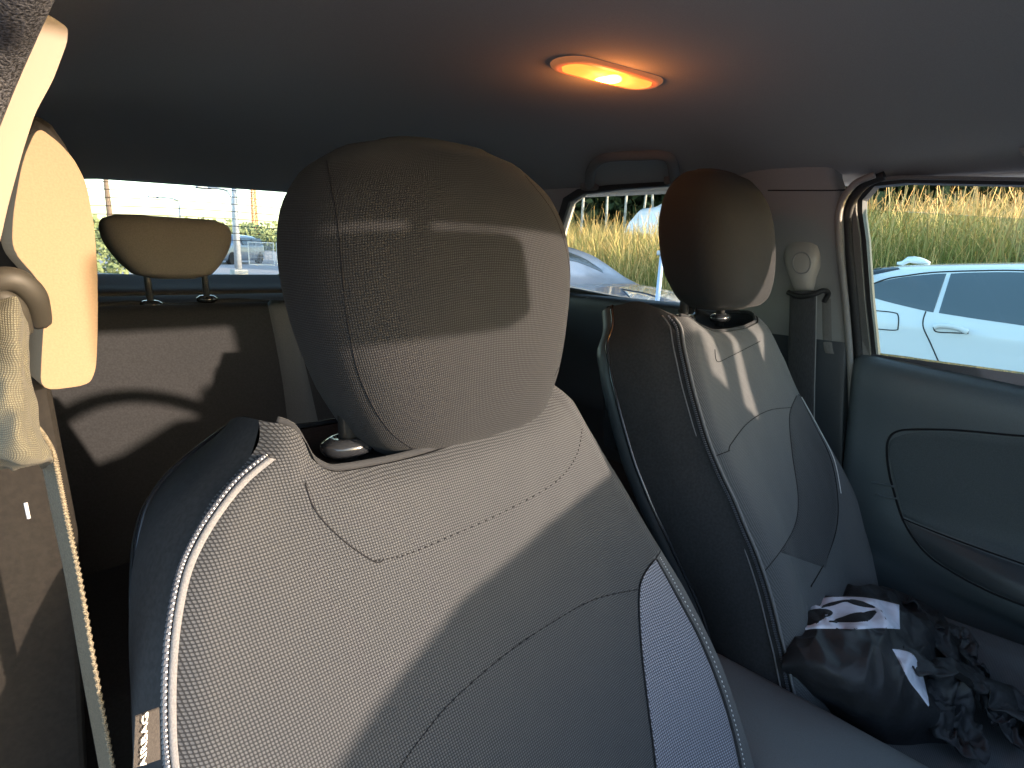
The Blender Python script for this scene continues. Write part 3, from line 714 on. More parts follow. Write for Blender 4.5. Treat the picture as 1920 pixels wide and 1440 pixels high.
# far seat
FAR = dict(cx=.98, label='charcoal car seat farther off, a black nylon bag slumped on its cushion', cz=.585, depth=.118, bolster=.025, recess=.012, hrm='hrdark', allknit=True, nu=80, nv=100,
    yp=lambda z: .44+.485*(z-1.13),
    XL=[(.5, .76), (.62, .775), (.69, .79), (.77, .80), (.87, .795), (.95, .785), (1.04, .790), (1.129, .807)],
    XR=[(.5, 1.14), (.62, 1.16), (.70, 1.19), (.756, 1.20), (.811, 1.215), (.892, 1.195), (.975, 1.165), (1.044, 1.142), (1.09, 1.125), (1.123, 1.108)],
    ZT=[(0, 1.132), (.08, 1.130), (.16, 1.118), (.3, 1.105), (.6, 1.105), (.85, 1.112), (.95, 1.124), (1, 1.122)],
    out=[(.5, .77, 0), (.69, .775, 0), (.79, .75, 0), (.88, .735, 0), (.96, .738, 0), (1.03, .745, 0), (1.09, .765, -.004), (1.125, .81, .004)],
    strip=[(1440, 585), (1480, 670), (1497, 738), (1530, 800), (1560, 860), (1575, 930), (1572, 1000), (1545, 1200)],
    hr=hrings([(1.135, 0.069, 0.455, 0.5), (1.1412, 0.1008, 0.437, 0.515), (1.1571, 0.1178, 0.426, 0.53), (1.1925, 0.1326, 0.424, 0.55), (1.2368, 0.1421, 0.43, 0.56), (1.281, 0.1432, 0.44, 0.565), (1.3164, 0.1358, 0.452, 0.562), (1.343, 0.1167, 0.466, 0.556), (1.3624, 0.0881, 0.482, 0.545), (1.3713, 0.0531, 0.5, 0.53)], 1.013, 3.3),
    posts=[tuple(PY(1282, 600, .50)), (1.05, .50, 1.112)], pr=.008)
fr, fme, fb, fhr, fsp, fcu, fpt = seat(FAR)
castpatch('bolster_insert', fb, [(1493, 742), (1480, 780), (1485, 850), (1496, 930), (1490, 985), (1462, 1035)], [(1497, 740), (1528, 800), (1556, 860), (1568, 930), (1566, 990), (1548, 1065)], 50, 20, M['weave'], fr, off=.0015)
for nm, pts, r_, dsh in [('arch_seam', [(1368, 836), (1400, 795), (1440, 770), (1485, 764)], .0012, 0), ('yoke_seam', [(1340, 655), (1345, 678), (1370, 668), (1425, 640)], .001, 0),
    ('insert_piping', [(1497, 740), (1528, 800), (1557, 860), (1570, 930), (1568, 990), (1548, 1050), (1520, 1100)], .002, 0), ('insert_seam', [(1493, 742), (1480, 780), (1485, 850), (1496, 930), (1490, 985), (1462, 1035), (1430, 1075), (1400, 1110)], .0011, 0),
    ('cross_seam', [(1338, 856), (1352, 851), (1368, 845)], .0014, 0), ('side_seam', [(1368, 836), (1366, 845)], .0012, 0)]:
    seam(nm, fb, pts, M['thread'], fr, r=r_*.55, n=60, off=.0004)
seam('insert_stitch', fb, [(1502, 745), (1534, 803), (1563, 862), (1576, 925)], M['stitch'], fr, r=.0008, n=60, off=.0012)
fzb = bvh_of([fme, fsp])
fz_ = [fpt(0, v) for v in [i/60 for i in range(61)]]
tube('zip_tape', [p+V((-.003, -.0025, 0)) for p in fz_], .0022, M['tape'], fr, 6, 120)
mb = MB()
zz = crs([p+V((-.0065, .004, 0)) for p in fz_], 230)
for i in range(0, 228): mb.tube([zz[i], zz[i]+(zz[i+1]-zz[i])*.55], .0022, 5)
mb.build('zip_teeth', M['teeth'], fr, smooth=False)
tube('side_seam', [p+V((-.008, .014, 0)) for p in fz_], .0012, M['tape'], fr, 6, 90)
# ------------------------------------------------------------------ rear bench
rb = empty('rear_bench', (.68, 1.3, .3)); tag(rb, 'dark rear bench seat with a small rounded headrest, behind the front seats', 'rear seat')
def ry(z): return 1.335+(z-1.07)*.36
rows = []
for z, b_ in [(1.06, .07), (1.078, .03), (1.08, .0), (1.06, -.022), (.98, -.03), (.85, -.03), (.70, -.02), (.60, .0)]:
    row = []
    for x, e in [(.03, .03), (.09, .0), (.16, -.006), (.32, .004), (.50, -.004), (.56, -.012), (.60, .006), (.70, .0), (.78, .006), (.82, -.012), (.88, -.004), (1.06, .004), (1.22, -.006), (1.31, 0), (1.36, .03)]:
        row.append(V((x, ry(z)+b_+e, z-(.02 if x < .05 or x > 1.34 else 0)-(.006 if .58 < x < .8 else 0))))
    rows.append(row)
rbm = netmesh('backrest', rows, 80, 200, M['side'], rb)
rows = [[V((x, y, z+(.01 if abs(x-.68) > .15 else .0))) for x in (.03, .1, .3, .55, .68, .8, 1.06, 1.26, 1.36)] for y, z in [(1.22, .60), (1.16, .62), (1.0, .63), (.85, .62), (.80, .58), (.79, .4)]]
netmesh('seat_cushion', rows, 50, 80, M['side'], rb)
tube('backrest_top_roll', [V((x, 1.378, 1.073+.004*sin(x*30))) for x in [.1+i*.06 for i in range(21)]], .014, M['side'], rb, 10, 80)
castpatch('divider_strap', bvh_of([rbm]), [(500, 562), (516, 640), (530, 720), (540, 800)], [(536, 568), (560, 640), (580, 720), (598, 800)], 40, 8, addnoise(nmat('grey_strap', (.075, .08, .085), .9, .2), 500, .1, .2), rb, off=.004)
HRR = [(1.135, .04, 1.335, 1.375), (1.142, .07, 1.322, 1.385), (1.165, .092, 1.315, 1.393), (1.20, .112, 1.312, 1.397), (1.23, .118, 1.314, 1.396), (1.247, .112, 1.322, 1.39), (1.257, .09, 1.335, 1.38)]
hr2 = rings('headrest', hrings(HRR, .352, 3.2, 56, 30), addnoise(nmat('hazed_headrest_cloth', (.15, .145, .135), .9, .2), 500, .1, .2), rb)  # pale haze put into the headrest's cloth colour
for px, py in ((283, 570), (388, 560)):
    c = PY(px, py, 1.37)
    rings('headrest_guide', [[c+V((r_*cos(a), r_*.8*sin(a), z_)) for a in [2*pi*i/20 for i in range(20)]] for r_, z_ in ((.015, -.008), (.021, -.004), (.021, .002), (.014, .007), (.008, .008))], M['gloss'], rb)
    tube('headrest_post', [c, c+V((-.006, -.012, .08))], .0065, M['plastic'], hr2, 10)
# ------------------------------------------------------------------ seat belts
sb = empty('seat_belt', tuple(PX(1505, 500, 1.33))); tag(sb, 'seat belt hanging from the rounded grey anchor cover beside the white car window', 'seat belt', 'front seat belts')
ac = []
a0 = V((1.325, 0, 0))
for py, xl_, xr_, dep in [(448, 1490, 1520, .004), (452, 1482, 1532, .014), (462, 1476, 1539, .022), (480, 1473, 1541, .028), (500, 1476, 1539, .03), (520, 1484, 1531, .028), (538, 1490, 1526, .022), (548, 1494, 1523, .012), (550, 1497, 1520, .004)]:
    l = PX(xl_, py, 1.335); r_ = PX(xr_, py, 1.335); c = (l+r_)/2; h = (l-r_)/2; ring = []
    for i in range(28):
        a = 2*pi*i/28; ring.append(c+h*math.copysign(abs(cos(a))**.8, cos(a))+V((-dep*math.copysign(abs(sin(a))**.7, sin(a)), 0, 0)))
    ac.append(ring)
acm = rings('anchor_cover', ac, nmat('anchor_plastic', (.36, .34, .31), .45, .5), sb)
acb = bvh_of([acm])
ringp = []
for i in range(24):
    a = 2*pi*i/24; h = cast(acb, 1503+17*cos(a), 493+20*sin(a), .0)
    if h: ringp.append(h)
MB().tube(ringp, .0018, 6, True).build('anchor_groove', M['trim'], sb)
gy = [PX(x, y, xx) for x, y, xx in [(1478, 548, 1.31), (1500, 556, 1.30), (1525, 552, 1.30), (1543, 545, 1.31), (1553, 550, 1.325), (1545, 566, 1.33)]]
tube('guide_loop', gy, .0055, M['rubber'], sb, 8, 30)
rows = [[PX(xl_, y, xx) , PX((xl_+xr_)/2, y, xx-.003), PX(xr_, y, xx)] for y, xl_, xr_, xx in [(545, 1481, 1531, 1.305), (600, 1480, 1530, 1.31), (660, 1478, 1529, 1.32), (740, 1476, 1527, 1.33), (900, 1474, 1525, 1.345), (1100, 1472, 1524, 1.35)]]
netmesh('webbing', rows, 60, 8, M['webbing'], sb, thick=.0015)
tube('webbing_edge', [r_[2] for r_ in rows], .0012, M['trim'], sb, 6, 60)
nsb = empty('seat_belt', tuple(PY(60, 700, .40))); tag(nsb, 'sunlit seat belt and its bunched pale sleeve at the edge of the open doorway', 'seat belt', 'front seat belts')
def wr(a, u, v):
    n = noise.noise(V((a.x*70, a.y*60, a.z*28))); n2 = noise.noise(V((a.x*160+5, a.y*100, a.z*80)))
    return V((.002*n+.001*n2, -.006*n-.003*n2, .003*n2))
rows = []
for y, xs, yy in [(556, (-60, -20, 12, 30, 40), .37), (600, (-60, -15, 18, 42, 54), .362), (650, (-60, -15, 20, 44, 56), .36), (700, (-60, -12, 22, 42, 54), .36), (740, (-60, -10, 24, 48, 62), .358), (800, (-60, -5, 30, 60, 78), .352), (850, (-60, -2, 32, 72, 95), .35), (868, (-60, -2, 34, 74, 97), .36), (876, (-60, 0, 34, 68, 90), .385)]:
    rows.append([PY(x, y+(6 if k == 2 else 0), yy+(.016 if k in (0, 4) else (-.004 if k == 2 else 0))) for k, x in enumerate(xs)])
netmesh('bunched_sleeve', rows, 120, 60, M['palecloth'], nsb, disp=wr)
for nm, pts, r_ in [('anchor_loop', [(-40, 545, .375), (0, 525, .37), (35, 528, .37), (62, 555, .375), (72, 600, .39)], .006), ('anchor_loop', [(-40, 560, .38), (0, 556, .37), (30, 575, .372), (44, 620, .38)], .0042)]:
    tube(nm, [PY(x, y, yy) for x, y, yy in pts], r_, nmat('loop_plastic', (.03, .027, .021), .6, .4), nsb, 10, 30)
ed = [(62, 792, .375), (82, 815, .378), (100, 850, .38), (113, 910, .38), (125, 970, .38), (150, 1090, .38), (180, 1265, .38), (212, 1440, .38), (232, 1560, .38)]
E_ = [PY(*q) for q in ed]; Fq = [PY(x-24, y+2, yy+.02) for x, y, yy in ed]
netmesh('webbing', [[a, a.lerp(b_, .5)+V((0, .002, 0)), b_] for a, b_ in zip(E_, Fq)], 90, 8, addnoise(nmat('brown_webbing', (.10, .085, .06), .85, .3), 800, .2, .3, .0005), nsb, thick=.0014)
eb = crs(E_, 420); mb = MB()
for i in range(0, 418, 1):
    d = eb[i+1]-eb[i]; s = V((.0005*sin(i*1.57), -.0005*cos(i*1.57), 0))
    mb.tube([eb[i]+s, eb[i]+d*1.1+s*.5], .00125, 5)
mb.build('braided_edge', M['braid'], nsb)
# white tick mark on the lower pillar
MB().tube([PY(48, 943, .40), PY(54, 972, .40)], .0009, 6).build('thread_end', M['stitch'], nsb)
# ------------------------------------------------------------------ bag on the far seat
bag = empty('shoulder_bag', tuple(PZ(1640, 1260, .60))); tag(bag, 'crumpled black nylon bag with a white printed band, slumped on the far seat', 'bag')
def Q(rows): return [[PZ(x, y, z) for x, y, z in r_] for r_ in rows]
brow = Q([[(1470, 1180, .60), (1510, 1120, .625), (1560, 1098, .63), (1620, 1094, .63), (1690, 1110, .62), (1750, 1140, .60), (1790, 1170, .585)],
 [(1470, 1200, .64), (1510, 1130, .67), (1560, 1108, .685), (1630, 1105, .685), (1690, 1122, .67), (1760, 1160, .64), (1810, 1205, .60)],
 [(1470, 1215, .67), (1500, 1165, .70), (1560, 1150, .715), (1630, 1150, .715), (1690, 1165, .70), (1765, 1195, .655), (1830, 1235, .61)],
 [(1468, 1230, .68), (1500, 1195, .705), (1560, 1185, .72), (1630, 1185, .72), (1690, 1190, .70), (1760, 1230, .65), (1840, 1280, .61)],
 [(1466, 1245, .68), (1510, 1225, .705), (1570, 1222, .72), (1640, 1232, .715), (1700, 1248, .69), (1760, 1275, .645), (1820, 1320, .61)],
 [(1466, 1258, .665), (1520, 1262, .69), (1580, 1272, .70), (1650, 1290, .69), (1710, 1310, .665), (1770, 1340, .625), (1810, 1370, .60)],
 [(1470, 1268, .63), (1530, 1300, .65), (1590, 1322, .655), (1650, 1345, .645), (1705, 1362, .625), (1750, 1378, .60), (1790, 1395, .585)],
 [(1480, 1275, .58), (1540, 1325, .59), (1600, 1362, .59), (1650, 1395, .585), (1695, 1405, .58), (1735, 1405, .575), (1775, 1408, .575)]])
def bw(a, u, v):
    e = min(1, min(u, 1-u)*8, min(v, 1-v)*8)
    r1 = 1-abs(noise.noise(V((a.x*9+a.y*7, a.y*26-a.x*10+3, a.z*6))))*2; r2 = 1-abs(noise.noise(V((a.x*36+9, a.y*26, a.z*36))))*2
    return V((0, 0, (.013*(r1-.5)+.0035*(r2-.5))*e))
bm_ = netmesh('bag_body', brow, 150, 190, M['bag'], bag, disp=bw)
bbv = bvh_of([bm_])
castpatch('printed_band', bbv, [(1486, 1158), (1508, 1136), (1540, 1122), (1585, 1119), (1632, 1122), (1686, 1134)], [(1487, 1188), (1520, 1180), (1560, 1179), (1610, 1180), (1650, 1178), (1687, 1180)], 60, 24, M['white_cloth'], bag, off=.002)
for c1, c2 in [([(1536, 1143), (1560, 1132), (1590, 1127), (1620, 1131), (1644, 1142)], [(1540, 1142), (1562, 1138), (1585, 1131), (1605, 1138), (1640, 1143)]),
               ([(1502, 1155), (1520, 1144), (1548, 1142), (1562, 1152), (1530, 1170)], [(1510, 1176), (1520, 1176), (1530, 1172), (1534, 1168), (1532, 1172)]),
               ([(1552, 1168), (1580, 1160), (1600, 1152), (1625, 1148), (1645, 1148)], [(1556, 1169), (1585, 1170), (1610, 1170), (1632, 1165), (1646, 1150)])]:
    castpatch('emblem', bbv, c1, c2, 30, 10, M['black'], bag, off=.0035)
castpatch('printed_band', bbv, [(1672, 1217), (1690, 1219), (1712, 1228), (1726, 1255), (1738, 1310)], [(1673, 1218), (1688, 1245), (1705, 1278), (1722, 1300), (1741, 1326)], 40, 10, M['white_cloth'], bag, off=.002)
mb = MB()
for (xa, ya), (xb, yb) in [((1486, 1141), (1498, 1138)), ((1488, 1149), (1500, 1146)), ((1490, 1134), (1493, 1150)), ((1496, 1133), (1499, 1148))]:
    a = cast(bbv, xa, ya, .004); b_ = cast(bbv, xb, yb, .004)
    if a and b_: mb.tube([a, b_], .0011, 5)
if mb.v: mb.build('printed_letter', M['black'], bag)
def ribbon(name, pts, w, parent, mat, n=80, am=.006, sd_=0):
    P = crs([PZ(*q) for q in pts], n); g = []
    for i, p in enumerate(P):
        t = (P[min(i+1, n-1)]-P[max(0, i-1)]).normalized(); s = t.cross(V((0, 0, 1))).normalized()
        tw = 1.2*noise.noise(V((i*.07, sd_, 0)))
        for j in range(10):
            f = j/9-.5; ww = w*(1+.4*noise.noise(V((i*.1, sd_+4, 0))))
            g.append(p+s*(f*ww*cos(tw))+V((0, 0, f*ww*sin(tw)+am*noise.noise(V((i*.25, j*.7, sd_)))+am*1.2*noise.noise(V((i*.09, j*.25, sd_+9))))))
    o = mesh(name, g, gridfaces(n, 10), mat, parent); s = o.modifiers.new('s', 'SOLIDIFY'); s.thickness = .0015; return o
ribbon('strap', [(1700, 1125, .665), (1740, 1150, .66), (1765, 1200, .655), (1790, 1240, .65), (1840, 1270, .63), (1920, 1320, .62), (2000, 1360, .60)], .035, bag, M['bag'], sd_=1)
ribbon('strap', [(1700, 1230, .69), (1750, 1250, .68), (1800, 1262, .66), (1850, 1285, .64), (1910, 1340, .62), (1980, 1380, .61)], .05, bag, M['bag'], sd_=2)
ribbon('strap', [(1745, 1170, .66), (1790, 1180, .66), (1818, 1200, .655), (1815, 1230, .64), (1840, 1250, .63), (1850, 1262, .62)], .022, bag, M['bag'], sd_=3)
ribbon('strap', [(1760, 1260, .66), (1755, 1310, .64), (1775, 1360, .62), (1800, 1400, .60), (1815, 1380, .61), (1800, 1330, .63), (1790, 1280, .65)], .045, bag, M['bag'], sd_=4, am=.012)
ribbon('strap', [(1860, 1290, .63), (1880, 1340, .62), (1900, 1370, .61), (1960, 1385, .60)], .04, bag, M['bag'], sd_=5, am=.012)
# ------------------------------------------------------------------ outside: parked cars
def body_surf(tab, cx, name, mat, parent, ny=110, sm_=.35):
    ys = [t[0] for t in tab]; rows = []
    n = 44
    for j in range(ny):
        y = ys[0]+(ys[-1]-ys[0])*j/(ny-1)
        zl, zb, zr, hw_ = interp(tab, y)
        gh_ = max(.0, zr-zb); hr_ = hw_*(.93-.30*min(1, gh_/.38))
        half = [V((hw_*.90, 0, zl)), V((hw_*.975, 0, zl+.10)), V((hw_, 0, zl+(zb-zl)*.45)), V((hw_*.985, 0, zl+(zb-zl)*.8)), V((hw_*.955, 0, zb)), V((hr_+(hw_*.955-hr_)*.35, 0, zb+gh_*.72)), V((hr_*.96, 0, zb+gh_*.93)), V((hr_*.6, 0, zr-.004)), V((0, 0, zr+.006))]
        h = crs(half, n)
        ring = [V((cx+p.x, y, p.z)) for p in h]+[V((cx-p.x, y, p.z)) for p in reversed(h[:-1])]
        rows.append(ring)
    k = len(rows[0]); vs = [p for r in rows for p in r]; fs = gridfaces(ny, k)
    for r in (0, ny-1):
        ci = len(vs); vs.append(sum(rows[r], V())/k)
        for j in range(k-1): fs.append((ci, r*k+j+1, r*k+j) if r == 0 else (ci, r*k+j, r*k+j+1))
    return mesh(name, vs, fs, mat, parent)
def wheel(c, r, w, parent):
    o = MB()
    vs = []; pr = [(-w/2, r*.62), (-w/2, r*.93), (-w/2+.03, r), (w/2-.03, r), (w/2, r*.93), (w/2, r*.62)]
    k = 36
    rg = [[V((c[0]+x, c[1]+rr*cos(2*pi*i/k), c[2]+rr*sin(2*pi*i/k))) for i in range(k)] for x, rr in pr]
    t = rings('wheel', rg, M['tyre'], parent, cap=False)
    m2 = MB(); sgn = -1
    for i in range(10):
        a = 2*pi*i/10; m2.box((c[0]+sgn*(w/2-.02), c[1]+cos(a)*r*.32, c[2]+sin(a)*r*.32), (.02, .045, r*.62), Matrix.Rotation(a-pi/2, 3, 'X'))
    m2.tube([V((c[0]+sgn*w/2, c[1], c[2])), V((c[0]+sgn*(w/2-.05), c[1], c[2]))], .05, 12)
    m2.build('rim', M['steel'], t, smooth=False)
    return t
wc = empty('parked_car', (5.3, -.5, -.1)); tag(wc, 'white fastback parked beside the grassy bank, filling the large front door window', 'car')
wt = [(-3.0, .25, .48, .52, .62), (-2.9, .12, .60, .66, .80), (-2.5, .06, .74, .82, .88), (-2.0, .06, .82, .90, .90), (-1.55, .06, .85, .95, .90), (-1.0, .06, .87, 1.17, .90), (-.5, .06, .88, 1.27, .90), (.1, .06, .90, 1.298, .90), (.7, .06, .92, 1.27, .90), (1.15, .06, .94, 1.225, .90), (1.45, .08, .95, 1.12, .88), (1.75, .12, .93, 1.00, .86), (1.92, .25, .80, .86, .78), (1.96, .4, .6, .64, .7)]
wb_ = body_surf(wt, 5.3, 'body', M['cwhite'], wc)
wbb = bvh_of([wb_])
castpatch('side_window', wbb, [(1622, 538), (1660, 526), (1700, 519), (1750, 514), (1775, 513)], [(1622, 554), (1660, 565), (1700, 575), (1735, 583), (1750, 586)], 50, 10, M['wglass'], wc, off=.006)
castpatch('side_window', wbb, [(1783, 513), (1830, 511), (1920, 511), (2060, 520)], [(1760, 587), (1830, 598), (1920, 611), (2060, 634)], 50, 10, M['wglass'], wc, off=.006)
castpatch('rear_window', wbb, [(1622, 499), (1655, 499), (1686, 503)], [(1622, 519), (1660, 511), (1688, 505)], 20, 6, M['cglass'], wc, off=.006)
rub = M['rubber']
for nm, pts, r_ in [('window_trim', [(1610, 544), (1660, 524), (1700, 517), (1750, 511), (1830, 508), (1920, 508), (2060, 517)], .006), ('door_gap', [(1736, 584), (1731, 600), (1732, 616), (1744, 642), (1766, 692)], .004),
    ('fuel_flap', [(1636, 582), (1675, 586), (1684, 592), (1684, 612), (1678, 619), (1636, 616)], .004)]:
    seam(nm, wbb, pts, rub, wc, r=r_, n=70, off=0)
seam('door_handle', wbb, [(1752, 614), (1765, 612), (1790, 615), (1816, 623)], M['cwhite'], wc, r=.017, n=24, off=.022)
seam('handle_recess', wbb, [(1750, 613), (1756, 622), (1785, 624), (1816, 625)], rub, wc, r=.004, n=24, off=0)
MB().add(*tubegeo([V((5.3, .95+i*.035, 1.262+.024*sin(pi*min(1, (i/5)**.7)*.5)*(1 if i < 4 else .9)-(.0 if i < 5 else .03))) for i in range(7)], lambda t: .010+.016*sin(pi*t), 8)).build('roof_fin', M['cwhite'], wc)
for y in (.95, -1.95): wheel((4.47, y, .23), .33, .2, wc)
for y in (.95, -1.95):
    a = [V((4.385, y+.39*cos(t), .24+.39*sin(t))) for t in [pi*i/24 for i in range(25)]]
    tube('wheel_arch', a, .02, rub, wc, 8)
bc = empty('parked_car', (5.3, 4.8, -.1)); tag(bc, 'light blue car with a clear headlamp, its bonnet showing through the rear door window', 'car')
bt = [(2.62, .2, .50, .54, .62), (2.70, .1, .64, .68, .80), (2.95, .06, .72, .77, .87), (3.3, .06, .77, .83, .89), (3.75, .06, .81, .88, .90), (4.05, .06, .83, .93, .90), (4.6, .06, .93, 1.24, .90), (5.2, .06, .94, 1.36, .90), (6.2, .06, .95, 1.35, .90), (6.8, .1, .93, 1.1, .88), (7.0, .3, .7, .8, .8)]
bb_ = body_surf(bt, 5.3, 'body', M['cblue'], bc)
bbb = bvh_of([bb_])
castpatch('headlight', bbb, [(1168, 544), (1185, 547), (1210, 552), (1234, 561)], [(1180, 556), (1192, 570), (1214, 574), (1235, 567)], 20, 8, M['lamp'], bc, off=.01)
seam('headlight_trim', bbb, [(1166, 543), (1185, 546), (1212, 551), (1236, 560), (1234, 568), (1214, 575), (1192, 571), (1180, 557), (1166, 543)], rub, bc, r=.006, n=40, off=.004)
castpatch('windscreen', bbb, [(1060, 470), (1080, 478), (1100, 487), (1130, 507)], [(1060, 488), (1082, 492), (1104, 500), (1131, 512)], 20, 8, M['cglass'], bc, off=.006)
for y in (3.4, 6.1): wheel((4.47, y, .23), .33, .2, bc)
# van up in the grass
def boxcar(name, label, loc, rz, tab, mat, cat='car', group=None, gl=True):
    r = empty(name, tuple(loc), 0); tag(r, label, cat, group)
    b = body_surf(tab, 0, 'body', mat, None, ny=60)
    b.data.transform(Matrix.Rotation(rz, 4, 'Z')); b.parent = r
    if gl:
        zb = tab[len(tab)//2][2]; zr = tab[len(tab)//2][3]; hw_ = tab[len(tab)//2][4]
        ys = [t[0] for t in tab if t[3]-t[2] > .25]
        y0, y1 = min(ys)+.1, max(ys)-.1; ym = (y0+y1)/2
        for s in (-1, 1):
            for a, c in ((y0, ym-.05), (ym+.05, y1)):
                vs = []
                for z, f in ((zb+.05, .955), (zb+(zr-zb)*.72, .775)):
                    for y in (a, c): vs.append(V((s*(hw_*f+.03), y, z)))
                o = MB().add(vs, [(0, 1, 3, 2)]).build('side_window', M['cglass'], None, smooth=False); o.data.transform(Matrix.Rotation(rz, 4, 'Z')); o.parent = r
                sdm = o.modifiers.new('s', 'SOLIDIFY'); sdm.thickness = .02
    for s in (-1, 1):
        for y in (tab[0][0]+.8, tab[-1][0]-.8):
            c = Matrix.Rotation(rz, 3, 'Z') @ V((s*(tab[3][4]-.1), y, .32)); k = 20
            ax_ = Matrix.Rotation(rz, 3, 'Z') @ V((1, 0, 0)); ay_ = Matrix.Rotation(rz, 3, 'Z') @ V((0, 1, 0))
            w = mesh('wheel', [c+ax_*d+ay_*(.32*cos(2*pi*i/k))+V((0, 0, .32*sin(2*pi*i/k))) for d in (-.11, .11) for i in range(k)], [(i, (i+1) % k, k+(i+1) % k, k+i) for i in range(k)]+[tuple(range(k))[::-1], tuple(range(k, 2*k))], M['tyre'], None, smooth=False)
            w.parent = r
    return r
def T(L, h, bl, hood, hw_=.9, tail=.25):
    return [(-L/2, .3, .5, .55, hw_*.8), (-L/2+.15, .2, .72, .78, hw_*.92), (-L/2+hood*.6, .18, bl-.05, bl+.02, hw_), (-L/2+hood, .18, bl, bl+.08, hw_), (-L/2+hood+.7, .18, bl, h-.08, hw_), (-.1, .18, bl, h, hw_), (L/2-.8, .18, bl, h-.04, hw_), (L/2-tail, .2, bl, h-.25, hw_*.96), (L/2-.05, .3, bl-.1, bl, hw_*.9), (L/2, .4, .6, .62, hw_*.8)]
vp = GP(1335, 17.5, 1.35)
boxcar('parked_van', 'white van half hidden in tall grass, seen through the rear door window', vp, R(242), T(4.8, 1.85, 1.15, .9, .95), M['cwhite'], 'van')
sp_ = GP(432, 36, -.1)
boxcar('parked_car', 'dark grey estate car far behind the small rear headrest, in front of the fence', sp_, R(-48), T(4.6, 1.55, .98, 1.2, .92), addnoise(carpaint('slate_paint', (.10, .13, .18)), 5, .1, 0), 'car')
# ------------------------------------------------------------------ poles, lamps, fence, tower
def pole(name, label, cat, px, dist, ytop, r, mat, lean=(0, 0), group=None, parts=None):
    b = GP(px, dist, -.1); e = CAM.z+(dist)*(ray(px, ytop).z/sqrt(ray(px, ytop).x**2+ray(px, ytop).y**2))
    rt_ = empty(name, tuple(b)); tag(rt_, label, cat, group)
    top = V((b.x+lean[0], b.y+lean[1], e))
    tube('post', [b, b.lerp(top, .5), top], lambda t: r*(1-.35*t), mat, rt_, 10)
    return rt_, b, top
sw = V((rt0.x, rt0.y, 0))
pr_, b, top = pole('utility_pole', 'tall wooden power pole with a crossarm, seen above the small rear headrest', 'power pole', 213, 38, 300, .16, M['wood'])
zc_ = CAM.z+38*.118
MB().box(V((top.x, top.y, zc_))+V((0, 0, 0)), (1.9, .12, .12)).build('crossarm', M['wood'], pr_, smooth=False)
for q in (-.85, -.4, .4, .85): MB().tube([V((top.x+q, top.y, zc_+.05)), V((top.x+q, top.y, zc_+.22))], .05, 8).build('insulator', M['plastic'], pr_)
far_w = GP(620, 60, 9.0)
for k, q in enumerate((-.85, .85)):
    a = V((top.x+q, top.y, zc_+.2)); b2 = far_w+V((k*1.2, 0, 0)); pts = [a.lerp(b2, i/20)-V((0, 0, 1.1*sin(pi*i/20))) for i in range(21)]
    w = tube('power_line', pts, .015, M['rubber']); tag(w, ['upper overhead wire running from the power pole behind the rear window', 'lower overhead wire running from the power pole behind the rear window'][k], 'wire', 'overhead wires')
def lamp(px, dist, ytop, lab, r=.07, arm_=1.4):
    o, b, top = pole('street_lamp', lab, 'street lamp', px, dist, ytop, r, M['metalpost'], group='street lamps')
    pts = [top+V((0, 0, -.02)), top+sw*-.25+V((0, 0, .32)), top-sw*arm_+V((0, 0, .42))]
    tube('lamp_arm', pts, .04, M['metalpost'], o, 8, 16)
    MB().box(top-sw*(arm_+.25)+V((0, 0, .40)), (.6, .3, .12)).build('lamp_head', M['metalpost'], o, bevel=.04)
lamp(343, 45, 384, 'small distant street lamp with a short arm above the small rear headrest')
lamp(441, 30, 372, 'nearer street lamp with a long curved arm beside the thick pole', .07, 1.0)
o, b, top = pole('lamp_post', 'thick grey post rising past the top of the rear window', 'post', 446, 24, 300, .11, M['metalpost'])
MB().box(b+V((0, 0, .1)), (.5, .5, .25)).build('base_plate', M['concrete'], o, bevel=.03)
# lattice tower, the low sun's orange put into its colour
tb = GP(481, 120, -.1); tw_ = empty('lattice_tower', tuple(tb)); tag(tw_, 'slim radio mast glowing orange in the low sun above the far trees', 'mast')
tmm = nmat('mast_sun_orange', (.55, .28, .14), .6); mb = MB(); H = 17
for s in (-1, 1):
    for u_ in (-1, 1): mb.tube([tb+V((s*.4, u_*.4, 0)), tb+V((s*.2, u_*.2, H))], .12, 6)
for i in range(14):
    z = i*H/14; f = .4-.2*i/14; z2 = z+H/14; f2 = .4-.2*(i+1)/14
    for s in (-1, 1):
        mb.tube([tb+V((-f, s*f, z)), tb+V((f2, s*f2, z2))], .07, 5); mb.tube([tb+V((s*f, -f, z)), tb+V((s*f2, f2, z2))], .07, 5)
mb.build('mast_frame', tmm, tw_)
mb = MB()
for z, l in ((12.5, 2.2), (11.2, 2.8)): mb.box(tb+V((0, 0, z)), (l, l*.7, .3))
mb.build('mast_platform', tmm, tw_, smooth=False)
# fence panels
fg = MB(); fp_ = empty('mesh_fence', tuple(GP(495, 25))); tag(fp_, 'pale welded fence panels beyond the rear window', 'fence')
a = GP(466, 31); dirf = (GP(620, 31)-a).normalized()
for k in range(6):
    s = a+dirf*(k*1.25); e = s+dirf*1.12
    fr_ = MB().tube([s+V((0, 0, .15)), s+V((0, 0, 1.2)), e+V((0, 0, 1.2)), e+V((0, 0, .15))], .035, 6, True)
    fr_.build('panel_frame', nmat('fence_white', (.6, .62, .62), .5), fp_)
    g = MB()
    for i in range(1, 18): q = s.lerp(e, i/18); g.tube([q+V((0, 0, .15)), q+V((0, 0, 1.2))], .012, 4)
    for i in range(1, 6): g.tube([s+V((0, 0, .15+i*.17)), e+V((0, 0, .15+i*.17))], .01, 4)
    g.build('panel_mesh', M['metalpost'], fp_)
